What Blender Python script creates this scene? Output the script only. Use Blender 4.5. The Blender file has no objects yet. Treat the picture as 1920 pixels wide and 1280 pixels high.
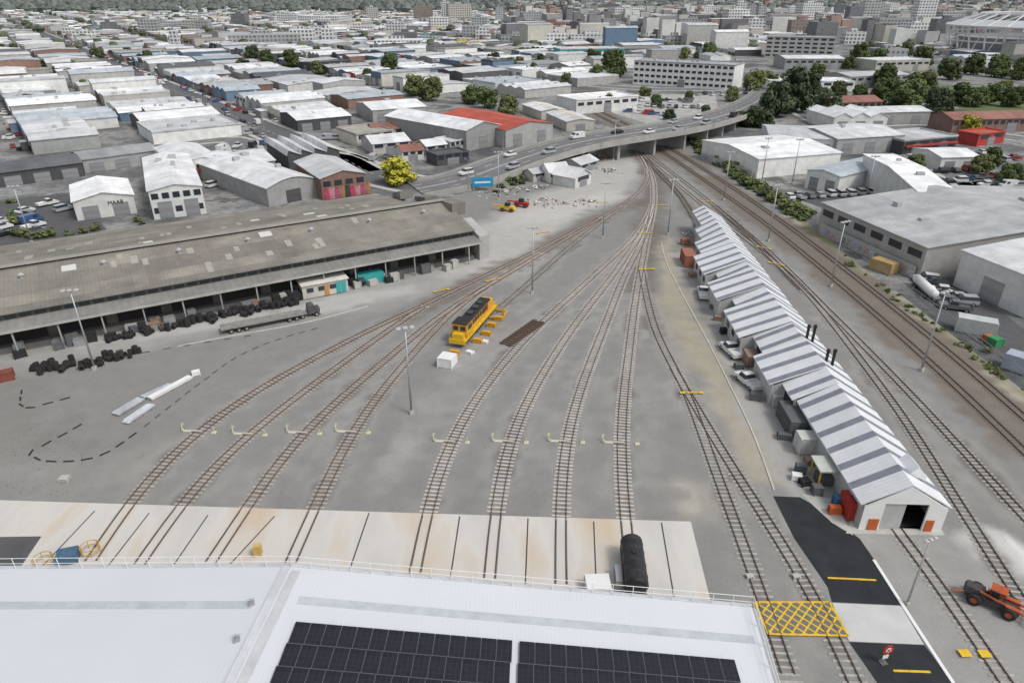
import bpy, math, random
import numpy as np
from mathutils import Vector, Matrix
random.seed(7); np.random.seed(7)
R=random.random
def U(a,b): return a+(b-a)*random.random()
# ---------------- survey: aerial sightings -> real ground coordinates (metres) -------------
F=1280.; CX,CY=960.,640.; CH=50.; PT=math.radians(27.1)
cp,sp=math.cos(PT),math.sin(PT)
def S(u,v,h=0.):
    a=(u-CX)/F; b=(v-CY)/F; t=(CH-h)/(sp+b*cp)
    return Vector((a*t,(cp-b*sp)*t,h))
def vis(x,y,z=0):
    d=y*cp+(CH-z)*sp
    if d<5: return (-9999,9999)
    return (CX+F*x/d, CY+F*(-y*sp+(CH-z)*cp)/d)
scene=bpy.context.scene; COL=scene.collection
# ---------------- materials ----------------
MC={}
def newmat(name):
    m=bpy.data.materials.new(name); m.use_nodes=True
    return m,m.node_tree,m.node_tree.nodes['Principled BSDF']
def mat(name,col,rough=.8,amt=.18,sc=.6,metal=0.,rib=None,ribw=.5,riba=.12,bump=0.,panel=False,spec=.3,rand=0.,pc=.1):
    if name in MC: return MC[name]
    m,nt,b=newmat(name); N=nt.nodes; L=nt.links
    b.inputs['Roughness'].default_value=rough; b.inputs['Metallic'].default_value=metal
    b.inputs['Specular IOR Level'].default_value=spec
    tc=N.new('ShaderNodeTexCoord')
    nz=N.new('ShaderNodeTexNoise'); nz.inputs['Scale'].default_value=sc; nz.inputs['Detail'].default_value=9; nz.inputs['Roughness'].default_value=.65
    L.new(tc.outputs['Object'],nz.inputs['Vector'])
    mr=N.new('ShaderNodeMapRange'); mr.inputs[1].default_value=.28; mr.inputs[2].default_value=.72
    mr.inputs[3].default_value=1-amt; mr.inputs[4].default_value=1+amt*.8
    L.new(nz.outputs['Fac'],mr.inputs[0]); cur=mr.outputs[0]
    def mul(a,bb):
        x=N.new('ShaderNodeMath'); x.operation='MULTIPLY'; L.new(a,x.inputs[0]); L.new(bb,x.inputs[1]); return x.outputs[0]
    if panel:
        bk=N.new('ShaderNodeTexBrick'); bk.inputs['Scale'].default_value=1; bk.inputs['Brick Width'].default_value=2.4; bk.inputs['Row Height'].default_value=7
        bk.inputs['Mortar Size'].default_value=.03; bk.inputs['Color1'].default_value=(1-pc,)*3+(1,); bk.inputs['Color2'].default_value=(1+pc*.5,)*3+(1,); bk.inputs['Mortar'].default_value=(1-pc*2,)*3+(1,)
        L.new(tc.outputs['Object'],bk.inputs['Vector']); cur=mul(cur,bk.outputs['Color'])
    if rib is not None:
        w=N.new('ShaderNodeTexWave'); w.wave_type='BANDS'; w.bands_direction=rib; w.inputs['Scale'].default_value=1/ribw*.314; w.inputs['Distortion'].default_value=0
        L.new(tc.outputs['Object'],w.inputs['Vector'])
        r2=N.new('ShaderNodeMapRange'); r2.inputs[3].default_value=1-riba; r2.inputs[4].default_value=1+riba*.4; L.new(w.outputs['Fac'],r2.inputs[0]); cur=mul(cur,r2.outputs[0])
    if rand:
        oi=N.new('ShaderNodeObjectInfo'); r3=N.new('ShaderNodeMapRange'); r3.inputs[3].default_value=1-rand; r3.inputs[4].default_value=1+rand
        L.new(oi.outputs['Random'],r3.inputs[0]); cur=mul(cur,r3.outputs[0])
    vm=N.new('ShaderNodeVectorMath'); vm.operation='SCALE'; vm.inputs[0].default_value=col[:3]; L.new(cur,vm.inputs['Scale'])
    L.new(vm.outputs[0],b.inputs['Base Color'])
    if bump:
        bp=N.new('ShaderNodeBump'); bp.inputs['Strength'].default_value=bump; bp.inputs['Distance'].default_value=.05
        n2=N.new('ShaderNodeTexNoise'); n2.inputs['Scale'].default_value=6; n2.inputs['Detail'].default_value=6; L.new(tc.outputs['Object'],n2.inputs['Vector'])
        L.new(n2.outputs['Fac'],bp.inputs['Height']); L.new(bp.outputs[0],b.inputs['Normal'])
    MC[name]=m; return m
def attrmat(name,att,rough=.9,sc1=5,sc2=.35,a1=.12,a2=.09,bump=.25):
    m,nt,b=newmat(name); N=nt.nodes; L=nt.links
    b.inputs['Roughness'].default_value=rough; b.inputs['Specular IOR Level'].default_value=.2
    at=N.new('ShaderNodeAttribute'); at.attribute_name=att
    tc=N.new('ShaderNodeTexCoord'); cur=None
    for sc,a in ((sc1,a1),(sc2,a2),(.05,.05)):
        nz=N.new('ShaderNodeTexNoise'); nz.inputs['Scale'].default_value=sc; nz.inputs['Detail'].default_value=8; nz.inputs['Roughness'].default_value=.7
        L.new(tc.outputs['Object'],nz.inputs['Vector'])
        mr=N.new('ShaderNodeMapRange'); mr.inputs[1].default_value=.3; mr.inputs[2].default_value=.7; mr.inputs[3].default_value=1-a; mr.inputs[4].default_value=1+a
        L.new(nz.outputs['Fac'],mr.inputs[0])
        if cur is None: cur=mr.outputs[0]; hgt=nz.outputs['Fac']
        else:
            x=N.new('ShaderNodeMath'); x.operation='MULTIPLY'; L.new(cur,x.inputs[0]); L.new(mr.outputs[0],x.inputs[1]); cur=x.outputs[0]
    vm=N.new('ShaderNodeVectorMath'); vm.operation='SCALE'; L.new(at.outputs['Color'],vm.inputs[0]); L.new(cur,vm.inputs['Scale'])
    L.new(vm.outputs[0],b.inputs['Base Color'])
    bp=N.new('ShaderNodeBump'); bp.inputs['Strength'].default_value=bump; bp.inputs['Distance'].default_value=.04
    L.new(hgt,bp.inputs['Height']); L.new(bp.outputs[0],b.inputs['Normal'])
    return m
def facade(name,wall,glass,bw=3.2,rh=3.4,mort=.9):
    if name in MC: return MC[name]
    m,nt,b=newmat(name); N=nt.nodes; L=nt.links
    tc=N.new('ShaderNodeTexCoord'); sx=N.new('ShaderNodeSeparateXYZ'); L.new(tc.outputs['Object'],sx.inputs[0])
    ad=N.new('ShaderNodeMath'); L.new(sx.outputs[0],ad.inputs[0]); L.new(sx.outputs[1],ad.inputs[1])
    cb=N.new('ShaderNodeCombineXYZ'); L.new(ad.outputs[0],cb.inputs[0]); L.new(sx.outputs[2],cb.inputs[1])
    bk=N.new('ShaderNodeTexBrick'); bk.offset=0; bk.inputs['Scale'].default_value=1; bk.inputs['Brick Width'].default_value=bw; bk.inputs['Row Height'].default_value=rh
    bk.inputs['Mortar Size'].default_value=mort; bk.inputs['Mortar Smooth'].default_value=0
    bk.inputs['Color1'].default_value=(*glass,1); bk.inputs['Color2'].default_value=(*[g*1.9 for g in glass],1); bk.inputs['Mortar'].default_value=(*wall,1)
    L.new(cb.outputs[0],bk.inputs['Vector']); L.new(bk.outputs['Color'],b.inputs['Base Color']); b.inputs['Roughness'].default_value=.6
    MC[name]=m; return m
# ---------------- mesh builder ----------------
class MB:
    def __init__(s): s.v=[]; s.f=[]; s.m=[]; s.c=[]
    def add(s,vs,fs,mi=0,col=None):
        n=len(s.v); s.v+= [tuple(p) for p in vs]
        for f in fs: s.f.append(tuple(i+n for i in f)); s.m.append(mi); s.c.append(col)
    def box(s,x0,x1,y0,y1,z0,z1,mi=0,M=None,tx=0,ty=0,col=None):
        vs=[(x0,y0,z0),(x1,y0,z0),(x1,y1,z0),(x0,y1,z0),(x0+tx,y0+ty,z1),(x1-tx,y0+ty,z1),(x1-tx,y1-ty,z1),(x0+tx,y1-ty,z1)]
        if M is not None: vs=[M@Vector(p) for p in vs]
        s.add(vs,[(0,3,2,1),(4,5,6,7),(0,1,5,4),(1,2,6,5),(2,3,7,6),(3,0,4,7)],mi,col); return s
    def cyl(s,p0,p1,r0,r1=None,n=10,mi=0,cap=True):
        p0=Vector(p0);p1=Vector(p1); r1=r0 if r1 is None else r1
        d=(p1-p0).normalized(); a=d.orthogonal().normalized(); b=d.cross(a)
        vs=[]
        for p,r in((p0,r0),(p1,r1)):
            for i in range(n):
                t=2*math.pi*i/n; vs.append(p+a*(r*math.cos(t))+b*(r*math.sin(t)))
        fs=[(i,(i+1)%n,n+(i+1)%n,n+i) for i in range(n)]
        if cap: fs+=[tuple(range(n-1,-1,-1)),tuple(range(n,2*n))]
        s.add(vs,fs,mi); return s
    def prism(s,poly,z0,z1,mi=0):
        n=len(poly); vs=[(p[0],p[1],z0) for p in poly]+[(p[0],p[1],z1) for p in poly]
        s.add(vs,[tuple(range(n-1,-1,-1)),tuple(range(n,2*n))]+[(i,(i+1)%n,n+(i+1)%n,n+i) for i in range(n)],mi); return s
    def xprism(s,prof,x0,x1,mi=0,inset=0):
        n=len(prof); vs=[(x0,p[0],p[1]) for p in prof]+[(x1,p[0],p[1]) for p in prof]
        s.add(vs,[tuple(range(n-1,-1,-1)),tuple(range(n,2*n))]+[(i,(i+1)%n,n+(i+1)%n,n+i) for i in range(n)],mi); return s
    def torus(s,c,r,rr,axis='z',n=14,k=6,mi=0):
        vs=[];fs=[]
        for i in range(n):
            t=2*math.pi*i/n
            for j in range(k):
                q=2*math.pi*j/k; a=(r+rr*math.cos(q))*math.cos(t); b=(r+rr*math.cos(q))*math.sin(t); d=rr*math.sin(q)
                p={'z':(a,b,d),'x':(d,a,b),'y':(a,d,b)}[axis]; vs.append((c[0]+p[0],c[1]+p[1],c[2]+p[2]))
        for i in range(n):
            for j in range(k): fs.append((i*k+j,((i+1)%n)*k+j,((i+1)%n)*k+(j+1)%k,i*k+(j+1)%k))
        s.add(vs,fs,mi); return s
    def mesh(s,name,mats,smooth=False):
        me=bpy.data.meshes.new(name); me.from_pydata(s.v,[],s.f)
        for m in (mats if isinstance(mats,(list,tuple)) else [mats]): me.materials.append(m)
        me.polygons.foreach_set('material_index',s.m)
        if smooth: me.polygons.foreach_set('use_smooth',[True]*len(s.f))
        if s.c and s.c[0] is not None:
            ca=me.color_attributes.new('col','FLOAT_COLOR','CORNER'); arr=[]
            for f,c in zip(s.f,s.c): arr+= [c[0],c[1],c[2],1.]*len(f)
            ca.data.foreach_set('color',arr)
        me.update(); return me
def mk(name,data,parent=None,loc=(0,0,0),rz=0,scale=None):
    o=bpy.data.objects.new(name,data); COL.objects.link(o); o.location=loc; o.rotation_euler[2]=rz
    if scale: o.scale=scale
    if parent: o.parent=parent
    return o
def top(o,label,cat,group=None,kind=None):
    o['label']=label; o['category']=cat
    if group: o['group']=group
    if kind: o['kind']=kind
    return o
def thing(name,label,cat,loc=(0,0,0),rz=0,group=None,scale=None):
    return top(mk(name,None,None,loc,rz,scale),label,cat,group)
def struct(o): o['kind']='structure'; o['label']=o.name.split('.')[0].replace('_',' ')+' surface of the site'; o['category']=o.name.split('.')[0].replace('_',' '); return o
def dup(src,loc,rz=None,scale=None):
    def cpy(o,par):
        c=o.copy(); COL.objects.link(c)
        if par: c.parent=par
        for ch in o.children: cpy(ch,c)
        return c
    c=cpy(src,None); c.location=loc
    if rz is not None: c.rotation_euler[2]=rz
    if scale: c.scale=scale
    return c
# ---------------- base materials ----------------
steel=mat('galvanised_steel',(.45,.46,.47),.45,.1,1,.6)
rust=mat('rusty_rail',(.13,.09,.07),.6,.3,3,.3)
railtop=mat('rail_steel',(.18,.135,.11),.4,.25,2,.4)
sleepm=mat('concrete_sleeper',(.55,.51,.47),.9,.3,1.2)
sleepn=mat('weathered_sleeper',(.38,.36,.335),.9,.35,1.0)
sleepb=mat('brown_sleeper',(.43,.375,.335),.9,.35,1.0)
sleepw=mat('timber_sleeper',(.17,.145,.125),.9,.4,1.5)
black=mat('black_rubber',(.03,.03,.032),.8,.3,2)
dark=mat('dark_interior',(.018,.018,.02),.9,.2,1)
glassm=mat('window_glass',(.03,.04,.05),.15,.2,.5,spec=.6)
white=mat('white_paint',(.76,.76,.75),.5,.07,.8)
conc=mat('concrete',(.46,.45,.42),.9,.2,.5)
yellow=mat('yellow_paint',(.70,.45,.03),.6,.25,2)
palyel=mat('pale_yellow_paint',(.62,.60,.40),.7,.2,2)
asph=mat('asphalt',(.10,.10,.103),.9,.22,.35,bump=.2)
asphn=mat('new_asphalt',(.026,.028,.032),.85,.35,.5,bump=.2)
roadm=mat('old_road_asphalt',(.17,.17,.172),.9,.15,.15)
linem=mat('road_marking_white',(.65,.65,.63),.7,.2,2)
orange=mat('orange_paint',(.50,.12,.035),.5,.3,2)
redm=mat('red_paint',(.42,.04,.03),.5,.25,2)
teal=mat('teal_paint',(.05,.36,.36),.5,.15,2)
# ---------------- ground ----------------
def ground_mat():
    m,nt,b=newmat('city_ground'); N=nt.nodes; L=nt.links
    tc=N.new('ShaderNodeTexCoord'); b.inputs['Roughness'].default_value=.95; b.inputs['Specular IOR Level'].default_value=.1
    n1=N.new('ShaderNodeTexNoise'); n1.inputs['Scale'].default_value=.035; n1.inputs['Detail'].default_value=10; n1.inputs['Roughness'].default_value=.68
    L.new(tc.outputs['Object'],n1.inputs['Vector'])
    cr=N.new('ShaderNodeValToRGB'); e=cr.color_ramp.elements
    e[0].position=.35; e[0].color=(.09,.091,.095,1); e[1].position=.48; e[1].color=(.17,.17,.168,1)
    x=e.new(.56); x.color=(.30,.295,.285,1); x=e.new(.62); x.color=(.12,.12,.12,1); x=e.new(.68); x.color=(.11,.13,.07,1)
    L.new(n1.outputs['Fac'],cr.inputs[0])
    n2=N.new('ShaderNodeTexNoise'); n2.inputs['Scale'].default_value=.6; n2.inputs['Detail'].default_value=8; L.new(tc.outputs['Object'],n2.inputs['Vector'])
    mr=N.new('ShaderNodeMapRange'); mr.inputs[1].default_value=.3; mr.inputs[2].default_value=.7; mr.inputs[3].default_value=.8; mr.inputs[4].default_value=1.2; L.new(n2.outputs['Fac'],mr.inputs[0])
    vm=N.new('ShaderNodeVectorMath'); vm.operation='SCALE'; L.new(cr.outputs[0],vm.inputs[0]); L.new(mr.outputs[0],vm.inputs['Scale']); L.new(vm.outputs[0],b.inputs['Base Color'])
    return m
g=MB(); g.add([(-9000,-3000,-.06),(9000,-3000,-.06),(9000,14000,-.06),(-9000,14000,-.06)],[(0,1,2,3)])
struct(mk('ground',g.mesh('ground',ground_mat())))
# ---------------- polylines ----------------
def smooth_line(px,step=.65,h=0.,it=3,world=False):
    p=[Vector(q) for q in px] if world else [S(*q[:2],h) for q in px]
    ex=[p[0]*2-p[1]]+p+[p[-1]*2-p[-2]]; o=[]
    for i in range(1,len(ex)-2):
        a,b,c,d=ex[i-1],ex[i],ex[i+1],ex[i+2]; n=max(2,int((c-b).length/2))
        for k in range(n):
            t=k/n; o.append(.5*((2*b)+(c-a)*t+(2*a-5*b+4*c-d)*t*t+(3*b-a-3*c+d)*t**3))
    o.append(p[-1])
    arr=np.array([list(x) for x in o])
    for _ in range(it*6):
        arr[1:-1]=.25*arr[:-2]+.5*arr[1:-1]+.25*arr[2:]
    dd=np.r_[0,np.cumsum(np.linalg.norm(np.diff(arr,axis=0),axis=1))]
    s=np.arange(0,dd[-1],step)
    return np.stack([np.interp(s,dd,arr[:,k]) for k in range(3)],1)
def normals(a):
    t=np.gradient(a,axis=0); t[:,2]=0; t/=np.linalg.norm(t,axis=1)[:,None]+1e-9
    return np.stack([-t[:,1],t[:,0],t[:,2]*0],1)
def ribbon(mb,a,o0,o1,z0,z1,mi=0,rel=True):
    n=normals(a); k=len(a); vs=[]
    for i in range(k):
        b=a[i][2] if rel else 0
        for o in (o0,o1):
            q=a[i]+n[i]*o
            vs+= [(q[0],q[1],b+z0),(q[0],q[1],b+z1)]
    fs=[]
    for i in range(k-1):
        A=4*i;B=A+4
        fs+=[(A+1,B+1,B+3,A+3),(A,A+1,B+1,B)[::-1],(A+2,B+2,B+3,A+3)[::-1]]
    fs+=[(0,1,3,2),(4*k-4,4*k-2,4*k-1,4*k-3)]
    mb.add(vs,fs,mi)
slab=[S(-220,931),S(1295,978),S(1338,1150),S(-220,1150)]
def inpoly(x,y,poly):
    r=False;n=len(poly)
    for i in range(n):
        a=poly[i];b=poly[i-1]
        if (a[1]>y)!=(b[1]>y) and x<(b[0]-a[0])*(y-a[1])/(b[1]-a[1])+a[0]: r=not r
    return r
TR={}
def track(key,px,sm,label,spacing=.68):
    a=smooth_line(px,spacing); a[:,2]=0; TR[key]=a; n=normals(a)
    E=thing('railway_track',label,'railway track')
    mb=MB()
    for i in range(len(a)):
        if inpoly(a[i][0],a[i][1],slab): continue
        ang=math.atan2(n[i][1],n[i][0])+U(-.015,.015)
        M=Matrix.Translation((a[i][0]+U(-.04,.04),a[i][1],0))@Matrix.Rotation(ang,4,'Z')
        mb.box(-1.03,1.03,-.115,.115,-.02,.05+U(-.014,.012),0,M)
    o=mk('sleepers',mb.mesh('sleepers',sm),E); o['kind']='stuff'
    for sd in (-1,1):
        r=MB(); c=a[::3] if len(a)>12 else a
        ribbon(r,c,sd*.535-.034,sd*.535+.034,.04,.18,0)
        mk('rail',r.mesh('rail',railtop),E)
    return a
A='grey ballasted railway track with pale concrete sleepers crossing the gravel yard'
B='dark rusty railway track with timber sleepers on brown ballast'
track('t1',[(170,1052),(245,935),(300,872),(375,803),(470,738),(590,672),(690,620),(790,575),(900,522),(1000,474),(1080,432),(1140,402),(1195,365),(1215,335),(1212,310),(1195,284)],sleepb,A)
track('t2',[(262,1058),(355,920),(430,845),(480,803),(560,741),(640,683),(710,633),(755,600),(800,572)],sleepb,A)
track('t3',[(395,1055),(480,925),(560,820),(640,745),(715,683),(780,627),(850,575),(930,527),(1010,480),(1075,440),(1130,408)],sleepb,A)
track('t4',[(545,1055),(600,930),(650,828),(700,752),(765,675),(825,607),(880,558),(950,515),(1020,474)],sleepb,A)
track('t4b',[(925,588),(965,555),(1010,515),(1060,470),(1110,430),(1170,385)],sleepn,A)
track('t5',[(778,1075),(800,960),(835,850),(880,765),(930,698),(980,640),(1030,592),(1085,543),(1140,492),(1190,445),(1220,400)],sleepm,A)
track('t6',[(918,1085),(928,960),(953,835),(990,748),(1040,665),(1090,592),(1140,530),(1175,480),(1207,430),(1224,385)],sleepm,A)
track('t7',[(1052,1095),(1050,965),(1060,835),(1083,745),(1115,660),(1143,590),(1165,530),(1188,485),(1212,435),(1226,385)],sleepm,A)
track('t8',[(1188,1110),(1172,970),(1164,830),(1170,740),(1180,660),(1188,590),(1199,520),(1214,440),(1226,380),(1222,330),(1198,284)],sleepm,A)
track('t9',[(1202,500),(1212,555),(1228,620),(1255,675),(1290,735),(1322,830),(1350,905),(1390,1010),(1440,1150),(1490,1300)],sleepn,A)
track('t10',[(1262,690),(1300,755),(1345,832),(1400,920),(1460,1010),(1530,1115),(1612,1300)],sleepn,A)
track('t11',[(1198,282),(1235,325),(1270,360),(1290,390),(1306,418)],sleepw,B)
track('r1',[(1196,284),(1260,338),(1330,395),(1400,450),(1475,510),(1530,568),(1610,670),(1700,790),(1800,950),(1930,1150)],sleepn,A)
track('r2',[(1205,282),(1290,347),(1375,415),(1455,485),(1550,580),(1650,680),(1760,795),(1860,905),(1950,1000)],sleepn,A)
track('r12',[(1340,386),(1400,440),(1440,478),(1480,520),(1510,550)],sleepw,B)
track('r3',[(1050,178),(1090,200),(1140,226),(1190,253),(1250,290),(1330,345),(1440,423),(1560,520),(1700,640),(1820,750),(1960,885)],sleepw,B)
track('r4',[(1062,176),(1105,200),(1160,226),(1210,252),(1270,287),(1350,337),(1465,415),(1600,517),(1760,645),(1860,730),(1980,835)],sleepw,B)
track('sh',[(1590,880),(1615,905),(1663,968),(1705,1020),(1765,1100),(1825,1185),(1900,1300)],sleepn,A)
# ---------------- yard sheet with dirt zones ----------------
yard=[S(*q) for q in [(-420,640),(0,530),(800,385),(870,362),(1000,326),(1100,283),(1180,253),(1130,230),(1045,188),(1048,174),(1080,176),(1150,213),(1240,240),(1310,270),(1400,335),(1500,405),(1600,490),(1920,735),(2150,930),(2150,1500),(-420,1500)]]
st=.7; xs=np.arange(-112,116,st); ys=np.arange(22,420,st); X,Y=np.meshgrid(xs,ys)
def sdist(X,Y,pts):
    d=np.full(X.shape,1e9)
    for i in range(len(pts)-1):
        ax,ay=pts[i][0],pts[i][1]; bx,by=pts[i+1][0],pts[i+1][1]; L2=(bx-ax)**2+(by-ay)**2+1e-9
        t=np.clip(((X-ax)*(bx-ax)+(Y-ay)*(by-ay))/L2,0,1)
        d=np.minimum(d,np.hypot(X-ax-t*(bx-ax),Y-ay-t*(by-ay)))
    return d
def pin(X,Y,poly):
    r=np.zeros(X.shape,bool); n=len(poly)
    for i in range(n):
        a=poly[i];b=poly[i-1]
        c=((a[1]>Y)!=(b[1]>Y))&(X<(b[0]-a[0])*(Y-a[1])/(b[1]-a[1]+1e-12)+a[0]); r^=c
    return r
C=np.zeros(X.shape+(3,)); C[:]=(.232,.229,.218)
def lowfreq(k,seed):
    rs=np.random.RandomState(seed); a=np.zeros(X.shape)
    for i in range(10):
        th=rs.uniform(0,6.28); w=k*rs.uniform(.5,1.8); a+=np.sin((X*math.cos(th)+Y*math.sin(th))*w+rs.uniform(0,6.28))
    return a/10
n1=lowfreq(.35,1); n2=lowfreq(1.3,2)
def zone(px,w,soft,col,stg=1.,world=False):
    global C
    pts=px if world else [S(*q) for q in px]
    d=sdist(X,Y,pts)+(n1*1.2+n2*.8)*min(soft*2,2.5)
    k=np.clip(1-(d-w)/soft,0,1)*stg
    C=C*(1-k[...,None])+np.array(col)*k[...,None]
DUST=(.46,.445,.42); TAN=(.37,.335,.265); BRN=(.175,.148,.125); GRS=(.17,.175,.085)
zone([(-200,720),(100,650),(400,590),(700,545),(890,500)],6,5,(.35,.342,.325),.8)
zone([(150,640),(450,600),(760,545)],1.5,2,(.47,.46,.44),.6)
zone([(900,490),(960,440),(1010,400),(1100,360),(1150,320),(1170,290)],7,6,DUST,.75)
zone([(980,410),(1080,385),(1150,370)],3,5,(.5,.48,.45),.6)
zone([(1240,450),(1262,540),(1310,640),(1370,760),(1430,890)],1.2,2.5,TAN,.9)
zone([(1262,560),(1330,690)],2.5,3,(.33,.305,.235),.6)
zone([(1300,480),(1390,640),(1450,760),(1570,960)],3.5,2,(.37,.36,.345),.85)
zone([(800,760),(900,660),(1000,600)],1,3,(.31,.30,.29),.6)
zone([(740,900),(800,770),(860,690)],.8,2,(.30,.29,.28),.6)
zone([(740,870),(770,770),(830,700),(900,640),(1010,560)],.2,1.2,(.34,.33,.315),.6)
zone([(560,900),(640,780),(760,680)],.1,1.,(.29,.28,.27),.5)
zone([(1010,900),(1030,780),(1090,680),(1150,580)],.1,1.2,(.29,.28,.27),.5)
zone([(1230,960),(1222,820),(1215,700)],.3,1.5,(.29,.285,.27),.5)
zone([(1270,900),(1310,940),(1280,975)],.5,2.5,(.36,.33,.28),.6)
zone([(1262,905),(1300,920),(1300,955),(1270,970)],.1,.8,(.43,.40,.35),.6)
zone([(0,880),(160,900),(260,860)],1,6,(.29,.28,.26),.5)
zone([(0,700),(60,760),(20,850)],.5,4,(.21,.195,.175),.5)
zone([(80,830),(200,845),(300,800)],.3,2,(.21,.20,.185),.5)
zone([(1650,1010),(1800,1120),(1900,1250)],5,5,(.33,.325,.31),.7)
zone([(1850,1010),(1915,1050)],1.3,2.,(.66,.65,.63),.95)
zone([(1480,400),(1560,470),(1660,555),(1800,660),(1960,780)],2.2,2.5,TAN,.9)
zone([(1500,410),(1600,500),(1700,580),(1960,770)],.8,1.5,GRS,.7)
zone([(1330,335),(1440,415),(1560,505),(1700,620),(1900,790)],4,2,BRN,.75)
for k in TR:
    pts=TR[k][::8]
    if k in('r3','r4'): zone(pts,2.0,1.2,BRN,.8,True)
    elif k in('t11','r12'): zone(pts,1.1,1.,(.17,.155,.14),.75,True)
    elif k=='sh': zone(pts,1.,1.,(.31,.30,.28),.6,True)
    else:
        zone(pts,1.3,1.2,(.315,.305,.285),.45,True); zone(pts,.3,.7,(.155,.145,.135),.8,True)
zone([(1195,284),(1222,330),(1226,380),(1205,470),(1200,540)],1.6,3,(.14,.12,.105),.75)
zone([(1190,375),(1080,432),(960,492),(860,545),(760,595)],1.4,2.4,(.15,.125,.105),.7)
zone([(1050,180),(1120,215),(1200,262),(1250,292)],6,3,(.17,.15,.13),.8)
for (u,v) in [(1000,930),(540,940),(1220,650),(880,720),(720,900),(1100,800),(130,790),(1010,700),(420,900),(1130,900)]:
    zone([(u,v),(u+U(-40,40),v+U(10,60))],U(.1,.6),2.5,random.choice([(.29,.28,.265),(.19,.187,.178)]),.45)
msk=pin(X,Y,yard)
ny,nx=X.shape; idx=np.arange(ny*nx).reshape(ny,nx)
fm=msk[:-1,:-1]|msk[1:,1:]
fa=np.stack([idx[:-1,:-1][fm],idx[:-1,1:][fm],idx[1:,1:][fm],idx[1:,:-1][fm]],1)
used=np.unique(fa); rem=-np.ones(ny*nx,int); rem[used]=np.arange(len(used)); fa=rem[fa]
Z=(n2*.012).ravel()[used]
V=np.stack([X.ravel()[used],Y.ravel()[used],Z],1)
me=bpy.data.meshes.new('gravel_yard'); me.from_pydata(V.tolist(),[],fa.tolist())
ca=me.color_attributes.new('tint','FLOAT_COLOR','POINT'); cc=np.ones((len(used),4)); cc[:,:3]=C.reshape(-1,3)[used]; ca.data.foreach_set('color',cc.ravel())
me.materials.append(attrmat('yard_gravel','tint')); struct(mk('gravel_yard',me))
# ---------------- apron slab ----------------
def apron_mat():
    m,nt,b=newmat('stained_concrete_apron'); N=nt.nodes; L=nt.links; tc=N.new('ShaderNodeTexCoord')
    mp=N.new('ShaderNodeMapping'); mp.inputs['Scale'].default_value=(1,.35,1); L.new(tc.outputs['Object'],mp.inputs[0])
    n=N.new('ShaderNodeTexNoise'); n.inputs['Scale'].default_value=.16; n.inputs['Detail'].default_value=10; L.new(mp.outputs[0],n.inputs['Vector'])
    cr=N.new('ShaderNodeValToRGB'); e=cr.color_ramp.elements; e[0].position=.32; e[0].color=(.49,.475,.45,1); e[1].position=.50; e[1].color=(.58,.555,.515,1)
    x=e.new(.57); x.color=(.56,.50,.425,1); x=e.new(.68); x.color=(.53,.43,.32,1)
    L.new(n.outputs['Fac'],cr.inputs[0]); L.new(cr.outputs[0],b.inputs['Base Color']); b.inputs['Roughness'].default_value=.85
    return m
mb=MB(); mb.prism(slab,-.05,.06); struct(mk('concrete_apron',mb.mesh('apron',apron_mat())))
mb=MB()
for a,b in [((178,958),(72,1070)),((280,962),(200,1065)),((390,966),(322,1065)),((515,968),(425,1065)),((692,962),(655,1070)),((862,968),(845,1080)),((990,972),(985,1095)),((1113,978),(1118,1100)),((1240,980),(1264,1122))]:
    p,q=S(*a),S(*b); d=(q-p).normalized(); n=Vector((-d.y,d.x,0))*.07
    mb.add([(p-n)+Vector((0,0,.066)),(q-n)+Vector((0,0,.066)),(q+n)+Vector((0,0,.066)),(p+n)+Vector((0,0,.066))],[(0,1,2,3)])
struct(mk('apron_drain_slot',mb.mesh('slots',mat('slot_dark',(.06,.06,.06),.8))))
mb=MB()
for k in ('t1','t2','t3','t4','t5','t6','t7','t8'):
    a=np.array([p for p in TR[k] if inpoly(p[0],p[1],slab)])
    for o in(-.535,.535): ribbon(mb,a,o-.11,o+.11,.03,.068)
struct(mk('flangeway_pavement',mb.mesh('fl',mat('flangeway',(.19,.17,.15),.8))))
def flat(name,px,m,z=.03,zb=-.05):
    mb=MB(); mb.prism([S(*q) for q in px],zb,z); return struct(mk(name,mb.mesh(name,m)))
def strip(name,px,w,m,z=.04,h=0.,zb=-.02,step=1.5,it=1):
    mb=MB(); a=smooth_line(px,step,h,it); ribbon(mb,a,-w/2,w/2,zb,z); return struct(mk(name,mb.mesh(name,m)))
flat('dark_pavement',[(-60,1008),(78,1006),(40,1062),(-60,1062)],asph,.09)
flat('asphalt_road',[(1450,930),(1500,932),(1548,960),(1612,1010),(1640,1050),(1688,1134),(1560,1128),(1552,1100),(1535,1075),(1490,1010)],asphn,.035)
flat('concrete_pavement',[(1560,1130),(1690,1136),(1732,1208),(1592,1202)],mat('pale_slab',(.52,.52,.51),.9,.12,.5),.05)
flat('asphalt_road',[(1592,1203),(1733,1209),(1800,1300),(1660,1300)],asphn,.035)
strip('road_marking',[(1552,1083),(1600,1085),(1655,1088)],.22,yellow,.045)
strip('road_marking',[(1675,1257),(1715,1258),(1762,1260)],.22,yellow,.045)
strip('kerb',[(1638,1050),(1690,1130),(1735,1205),(1800,1300)],.3,white,.12)
strip('kerb',[(1240,455),(1248,490),(1265,525),(1300,590),(1335,655),(1370,725),(1405,795),(1435,870),(1455,930)],.2,mat('kerb_concrete',(.5,.48,.44),.9),.1)
strip('kerb',[(690,574),(610,596),(540,612),(440,628),(330,650)],.3,mat('kerb_concrete',(.5,.48,.44),.9),.06)
flat('footpath',[(1586,1000),(1600,960),(1640,990),(1760,985),(1772,1004)],conc,.06)
flat('footpath',[(1500,925),(1560,935),(1600,1004),(1560,980)],conc,.05)
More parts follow.
